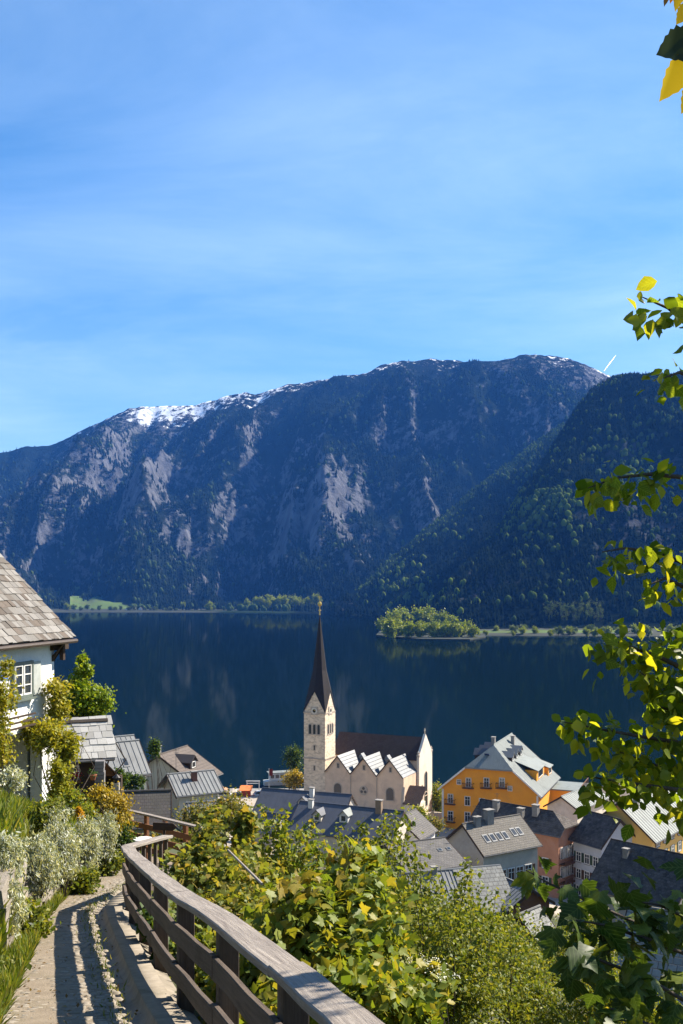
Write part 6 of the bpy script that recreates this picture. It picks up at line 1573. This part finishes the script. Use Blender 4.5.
# broad bushes
bb = [('shrub', 'broad yellow green bush filling the slope at centre', [(430, 950, 27, 44, 32, 1.5), (480, 955, 28, 40, 38, 1.5), (400, 980, 24, 40, 40, 1.3), (455, 1000, 24, 50, 40, 1.4)], 30000, .085, L_FINE, 91, (440, 1010, 27)),
      ('shrub', 'yellow green bush below the small shed roof', [(520, 975, 29, 40, 40, 1.4), (560, 955, 32, 30, 30, 1.4), (530, 1015, 26, 50, 30, 1.3), (585, 930, 36, 24, 24, 1.5)], 22000, .085, L_FINE, 92, (540, 1020, 28)),
      ('shrub', 'leafy bush in the lower right behind the dark maple leaves', [(600, 1000, 25, 36, 34, 1.3), (665, 1025, 25, 30, 24, 1.2), (600, 955, 30, 20, 20, 1.1)], 13000, .085, L_SPRING, 93, (630, 1030, 26)),
      ('shrub', 'green thicket between the saplings and the grey roofs', [(330, 898, 28, 38, 18, 1.4), (395, 905, 30, 32, 18, 1.4), (280, 900, 24, 32, 20, 1.3), (360, 885, 33, 28, 10, 1.4)], 20000, .10, L_SPRING, 94, (330, 920, 28)),
      ('shrub', 'dense thicket below the barn roof', [(430, 925, 40, 36, 18, 2), (480, 932, 42, 40, 16, 2), (398, 912, 42, 24, 16, 1.8)], 16000, .12, L_FINE, 95, (450, 950, 42)),
      ('shrub', 'shady understorey shrub right behind the handrail', [(360, 1000, 8.0, 40, 34, .6), (400, 1010, 8.6, 40, 30, .6), (330, 975, 8.5, 30, 24, .5)], 4200, .10, L_SPRING, 96, (370, 1040, 8.4)),
      ('shrub', 'low leafy shrub growing through the lower fence boards', [(150, 925, 12.6, 8, 16, .25), (163, 945, 11.4, 8, 16, .25)], 900, .09, L_DARK, 97, (157, 955, 12)),
      ('shrub', 'green thicket beyond the fence posts at the lower centre', [(250, 985, 9.6, 44, 36, .7), (205, 960, 11.5, 26, 34, .7), (280, 1010, 8.2, 40, 30, .6)], 6500, .10, L_SPRING, 98, (250, 1030, 9.6)),
      ('shrub', 'yellowish hedge below the ribbed annex roof', [(200, 820, 62, 22, 16, 1.6), (228, 812, 60, 16, 22, 1.5), (180, 842, 50, 20, 10, 1.4), (150, 842, 40, 14, 8, 1.0)], 9000, .17, L_OLIVE, 99, (200, 840, 60))]
for nm, lab, el, n, sz, m_, sd, bs in bb:
    bush(nm, lab, 'shrub', gz(*bs), el, n, sz, m_, sd, nclump=130 if n > 5000 else 50, nst=40 if n > 5000 else 14, r0=.025, clump=.8, group='shrubs on the slope below the path')
# elder blossom
g = np.random.default_rng(31)
pos, cen = ell_pts([(425, 985, 9.5, 26, 24, .4)], 900, .55, 34, g)
e = empty('elder_bush', gz(425, 1040, 9.5), 'elder with creamy white flower heads behind the handrail', 'shrub'); stems(gz(425, 1040, 9.5), cen, g, 16, .012, 'stem', e)
V, Fc, T = leaves(pos, .10, LEAF_OV, g=g); npmesh('foliage', V, Fc, L_SPRING, e, {'tint': T})
hp = []
for c in cen[:16]:
    c = c + Z3*.06; hp.append(c + g.normal(size=(70, 3))*np.array([.06, .06, .015]))
V, Fc, T = leaves(np.concatenate(hp), .02, g=g, upn=2); npmesh('blossom', V, Fc, L_FLOW, e, {'tint': T})
# ground cover on the slope
n = 60000; g = np.random.default_rng(12)
Yg = 3 + 62*g.random(n)**1.5; dd = .35 + (3 + Yg*.75)*g.random(n); Xg = Xf(Yg) + dd
Zg = ground(Xg, Yg); pos = np.stack([Xg, Yg, Zg + g.random(n)**2*.7*np.clip(Yg/14, .4, 1.6)], -1)
V, Fc, T = leaves(pos, (.07 + .07*g.random(n))*np.clip(Yg/15, .7, 2.2), g=g)
tag(npmesh('undergrowth', V, Fc, L_FINE, None, {'tint': T}), 'leafy undergrowth covering the slope below the fence', 'undergrowth', kind='stuff')
# wooden pole lying in the saplings
for k, (p0, p1, lab) in enumerate((((228, 850), (262, 884), 'thin pale pole slanting through the young maples'),)):
    o = empty('garden_pole', P(*p1, 13), lab, 'pole'); MB().tube([P(*p0, 14.2), P(*p1, 13)], [.015, .02], 6).build('pole', CAPW, o)

# ---- right foreground: linden branches and dark maple
g = np.random.default_rng(55)
tb = np.array([3.0, 6.9, 0]); tb[2] = float(ground(tb[0], tb[1]))
lt = empty('linden_tree', tb, 'linden tree whose branches reach in from the right edge', 'tree')
trunk = MB(); tp_ = [tb - Z3*.3, tb + np.array([.05, 0, 2]), tb + np.array([-.05, -.1, 5]), tb + np.array([.1, 0, 8]), tb + np.array([.05, .1, 11.5])]
trunk.tube(tp_, [.22, .18, .14, .10, .03], 9); trunk.build('trunk', BARK, lt, smooth_=True)
def trunk_at(z): 
    zs = [p[2] for p in tp_]; return np.array([np.interp(z, zs, [p[i] for p in tp_]) for i in range(3)])
BR = [  # polyline pixels, depth at the tip, leaves as objects, loose leaves
  ([(695, 330), (668, 308), (642, 297)], 5.6, 15, 20), ([(700, 385), (680, 372), (664, 378)], 5.6, 10, 14),
  ([(690, 478), (650, 474), (615, 478), (588, 488)], 5.8, 30, 60), ([(690, 565), (655, 552), (625, 548), (602, 552)], 5.8, 24, 50), ([(690, 590), (665, 578), (648, 585)], 5.9, 9, 22),
  ([(690, 672), (655, 655), (625, 645), (602, 636)], 5.8, 34, 110), ([(692, 705), (665, 690), (640, 672)], 6.0, 18, 120),
  ([(695, 745), (650, 738), (605, 730), (564, 722)], 5.8, 40, 130), ([(695, 768), (655, 765), (620, 752)], 6.0, 16, 120), ([(695, 792), (650, 786), (610, 780), (585, 776)], 5.7, 30, 110),
  ([(700, 722), (675, 712), (655, 705)], 6.2, 10, 90), ([(700, 640), (680, 630), (668, 640)], 6.1, 8, 60)]
for pl, Yt, nobj, nl in BR:
    z_in = P(pl[0][0], pl[0][1], Yt)[2]; root = trunk_at(np.clip(z_in - .55, tb[2]+1.2, tb[2]+11))
    pts = [root] + [P(px, py, Yt + .5*(1 - i/(len(pl)-1))) for i, (px, py) in enumerate(pl)]
    bo = MB().tube(pts, list(np.linspace(.022, .003, len(pts))), 6).build('branch', BARK, lt, smooth_=True)
    def along(n_, lo=.25, sp=.05):
        out = []; seg = np.array(pts[1:])
        for _ in range(n_):
            f_ = g.random()*(len(seg)-1)*.999; i = int(f_); p_ = seg[i]*(1-(f_-i)) + seg[i+1]*(f_-i)
            out.append(p_ + g.normal(size=3)*sp*np.array([1, 1.6, 1]) - Z3*abs(g.normal())*.05)
        return np.array(out)
    maple_leaf_objs(bo, along(int(nobj*1.6), sp=.05), .088, [L_LIND], g, base=LEAF_OV, droop=.9, upn=.5, nvar=2)
    if nl:
        ps = along(int(nl*.8), sp=.055)
        ps = ps[ps[:, 1] > 1]; V, Fc, T = leaves(ps, .08*(.6 + .7*g.random(len(ps))), LEAF_OV, g=g, droop=.9, upn=.5); tag(npmesh('foliage', V, Fc, L_LINDS, bo, {'tint': T}), kind='stuff')
# dense inner leaves at right edge; unseen crown clumps added to shade dark maple
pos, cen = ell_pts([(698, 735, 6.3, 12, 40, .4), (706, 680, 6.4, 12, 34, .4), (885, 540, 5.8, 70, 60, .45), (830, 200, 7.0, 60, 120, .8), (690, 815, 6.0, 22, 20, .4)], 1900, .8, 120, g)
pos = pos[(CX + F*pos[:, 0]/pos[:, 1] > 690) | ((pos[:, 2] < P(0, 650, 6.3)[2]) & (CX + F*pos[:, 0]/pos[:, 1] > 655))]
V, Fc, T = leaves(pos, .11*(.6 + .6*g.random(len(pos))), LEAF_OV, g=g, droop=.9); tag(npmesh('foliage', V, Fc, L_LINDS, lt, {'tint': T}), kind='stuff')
# overhanging twig at the top right
tw0 = [trunk_at(tb[2]+10.0), P(830, -60, 3.2), P(730, 0, 2.6), P(700, 42, 2.5), P(706, 110, 2.5)]
bo = MB().tube(tw0, [.05, .02, .008, .004, .002], 6).build('branch', BARK, lt, smooth_=True)
def one_leaf(tip, root, w_, m_, parent, up=(0, -1, .3)):
    a_, b_ = np.asarray(root, float), np.asarray(tip, float); y = b_-a_; s_ = np.linalg.norm(y); y = y/s_; x = unit(np.cross(y, up)); z = np.cross(x, y)
    k = 13; vs = [a_]; 
    for i in range(1, k):
        f_ = i/k; hw_ = w_*math.sin(math.pi*f_**.75)*(1 + (.10 if i % 2 else -.06))
        vs += [a_ + y*s_*f_ + x*hw_ + z*hw_*.25, a_ + y*s_*f_ + z*.0, a_ + y*s_*f_ - x*hw_ + z*hw_*.25]
    vs.append(b_); fs_ = [(0, 2, 1), (0, 3, 2)]
    for i in range(k-2):
        q = 1+3*i; fs_ += [(q, q+1, q+4, q+3), (q+1, q+2, q+5, q+4)]
    q = 1+3*(k-2); fs_ += [(q, q+1, len(vs)-1), (q+1, q+2, len(vs)-1)]
    return MB().add(vs, fs_).build('leaf', m_, parent, smooth_=True)
YEL = leafmat('painted_backlit_leaf', (0.28, 0.23, 0.02), (0.30, 0.24, 0.02), trans=.6, perobj=True); DKL = leafmat('painted_shade_leaf', (0.025, 0.04, 0.01), (0.03, 0.05, 0.012), trans=.12, perobj=True)  # backlight and shade are put into these two leaf colours
BRL = leafmat('bronze_leaf', (0.25, 0.10, 0.02), (0.3, 0.14, 0.02), trans=.4, perobj=True)
one_leaf(P(656, 55, 2.5), P(698, 40, 2.5), .046, DKL, bo, up=(.2, -1, .15)); one_leaf(P(659, 102, 2.52), P(694, 52, 2.5), .034, YEL, bo, up=(.3, -1, .2))
one_leaf(P(664, 7, 2.5), P(672, -22, 2.5), .012, BRL, bo); one_leaf(P(675, 12, 2.5), P(684, -25, 2.5), .018, YEL, bo); one_leaf(P(670, 4, 2.52), P(676, -18, 2.5), .01, BRL, bo)
one_leaf(P(676, 25, 2.49), P(694, 2, 2.5), .022, YEL, bo); one_leaf(P(681, 114, 2.5), P(704, 80, 2.5), .03, YEL, bo)
# dark maple in the lower right
mb_b = np.array([2.2, 4.6, 0]); mb_b[2] = float(ground(mb_b[0], mb_b[1]))
dm = empty('dark_maple', mb_b, 'dark maple with large leaves coloured dark for shade in the lower right corner', 'tree')
MB2 = [([(700, 945), (640, 925), (590, 902), (550, 884), (526, 870)], 5.0, 14), ([(700, 925), (660, 905), (630, 900)], 4.8, 22), ([(700, 960), (650, 940), (605, 925), (575, 920)], 4.6, 30), ([(700, 1010), (650, 980), (600, 960), (565, 950)], 4.4, 26),
       ([(700, 1050), (650, 1025), (610, 1008)], 4.2, 26), ([(660, 1090), (620, 1050), (580, 1034)], 4.0, 14)]
mroot = mb_b + Z3*1.2
MB().tube([mb_b - Z3*.2, mb_b + Z3*1.2 + np.array([.05, 0, 0]), mb_b + Z3*3.4 + np.array([.2, .1, 0])], [.09, .07, .03], 7).build('trunk', BARK, dm, smooth_=True)
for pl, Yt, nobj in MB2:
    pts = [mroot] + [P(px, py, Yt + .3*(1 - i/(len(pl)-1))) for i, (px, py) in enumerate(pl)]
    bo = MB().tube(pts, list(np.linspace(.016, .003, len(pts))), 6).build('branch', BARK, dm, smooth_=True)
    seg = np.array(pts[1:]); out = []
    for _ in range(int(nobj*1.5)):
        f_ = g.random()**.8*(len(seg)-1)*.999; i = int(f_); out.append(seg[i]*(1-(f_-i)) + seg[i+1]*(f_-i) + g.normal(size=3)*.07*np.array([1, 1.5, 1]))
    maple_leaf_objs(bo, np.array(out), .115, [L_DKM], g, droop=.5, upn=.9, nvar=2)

# ---- trees by the lake and in the village
g = np.random.default_rng(9)
vt = [((295, 758, 246, 8, 15), L_DARK, .5, 'dark tree rising left of the church tower'), ((293, 779, 226, 11, 9), L_GOLD, .42, 'rounded golden shrub at the foot of the church tower'), ((437, 800, 226, 6, 18), L_SPRING, .42, 'light green tree between church and orange hotel'),
      ((432, 826, 195, 14, 8), L_OLIVE, .4, 'reddish green shrubs below the church facade'), ((418, 815, 185, 8, 10), L_SPRING, .36, 'small tree in front of the church porch')]
for k, (el, m_, sz, lab) in enumerate(vt):
    bush('village_tree', lab, 'tree', gz(el[0], el[1], el[2]), [el], 2400, sz, m_, 200+k, nclump=50, nst=10, r0=.12)
def far_tree_mesh(seed, n, size, m_, tall=1.0):
    g_ = np.random.default_rng(seed); q = g_.normal(size=(26, 3)); q /= np.linalg.norm(q, axis=1, keepdims=True); c = q*(.35 + .6*g_.random((26, 1)))*np.array([1, 1, tall]); c[:, 2] += tall*.95
    p_ = c[g_.integers(26, size=n)] + g_.normal(size=(n, 3))*.17; V, Fc, T = leaves(p_, size*(.6 + .8*g_.random(n)), g=g_)
    o = npmesh('crown', V, Fc, m_, None, {'tint': T}); me = o.data; bpy.data.objects.remove(o)
    t_ = MB().tube([(0, 0, -.3), (0, 0, .3), (.05, 0, tall*1.1)], [.07, .06, .02], 5); o = t_.build('trunk', BARK); mt_ = o.data; bpy.data.objects.remove(o)
    return me, mt_
FT = [far_tree_mesh(300+k, 1500, .22, L_FARG) for k in range(4)]; FD = [far_tree_mesh(310+k, 900, .22, L_FARD) for k in range(3)]; FP = [far_tree_mesh(320+k, 600, .15, L_FARD, 2.6) for k in range(2)]
def far_tree(p_, r_, src, label, group, name='broadleaf_tree', zs=1.0):
    e = empty(name, p_, label, 'tree', group); e.rotation_euler = (0, 0, g.random()*6.28); e.scale = (r_, r_, r_*zs)
    for nm, me in zip(('crown', 'trunk'), src): o = bpy.data.objects.new(nm, me); COL.objects.link(o); o.parent = e
    return e
SPIT = [(386, 630), (394, 627), (400, 633), (405, 624), (412, 631), (417, 622), (424, 632), (428, 624), (436, 632), (441, 626), (449, 634), (454, 629), (462, 634), (468, 631), (390, 634), (432, 636), (444, 636), (409, 636), (420, 636), (456, 637), (473, 635)]
sp = MB(); pts = [PZ(x, y, 0) for x, y in ((376, 636), (420, 640), (470, 640.5), (486, 637.5), (480, 633), (430, 631), (380, 632))]
sp.prism([p_ + Z3*1.4 for p_ in pts], -Z3*4); tag(sp.build('wooded_spit', SHORE), kind='structure')
for k, (px, py) in enumerate(SPIT):
    p_ = PZ(px, min(py + 3, 637.5), 1.0); far_tree(p_, (7.6 + 2.8*g.random())*(1.35 if py < 628 else .8 if px > 458 else 1.0), FT[k % 4], 'bright green broadleaf tree on the wooded spit across the water', 'trees on the wooded spit')
ORD = 'first second third fourth fifth sixth seventh eighth ninth tenth eleventh twelfth thirteenth'.split()
for k in range(13):
    px = 546 + k*4.6 + g.normal()*1.2; far_tree(P(px, 621, 1330), 4.6 + 1.5*g.random(), FP[k % 2], ORD[k] + ' slender poplar from the left at the foot of the near hill', 'poplars at the foot of the hill', 'poplar_tree', 1.15)
for k in range(46):
    px = 484 + 230*g.random(); far_tree(PZ(px, 632 + 4*g.random(), 1.5), 2.6 + 3.0*g.random(), (FD + FT)[k % 7], 'small bushy tree on the right lake shore beyond the spit', 'bushy trees on the right shore')
for k in range(70):
    px = 20 + 340*g.random()**.9; far_tree(PZ(px, 608.2 + 2.6*g.random(), 2.5) if not 70 < px < 180 else P(px, 601 + 2*g.random(), 2760), 6 + 5*g.random(), (FD + FT[:2])[k % 5] if not 245 < px < 325 else FT[k % 4], 'green tree along the far lake shore', 'trees on the far shore')
for k in range(16):
    px = 70 + 112*(k + .8*g.random())/16; far_tree(P(px, 609.5 + 2.0*g.random(), 2395), 4 + 3*g.random(), FD[k % 3], 'small tree at the water edge of the far meadow', 'trees before the far meadow')
for k in range(26):
    px = 246 + 78*g.random(); far_tree(P(px, 604 + 5*g.random(), 2350 + 80*g.random()), 8 + 5*g.random(), FT[k % 4], 'bright green tree in the grove on the far shore behind the spire', 'grove behind the spire')
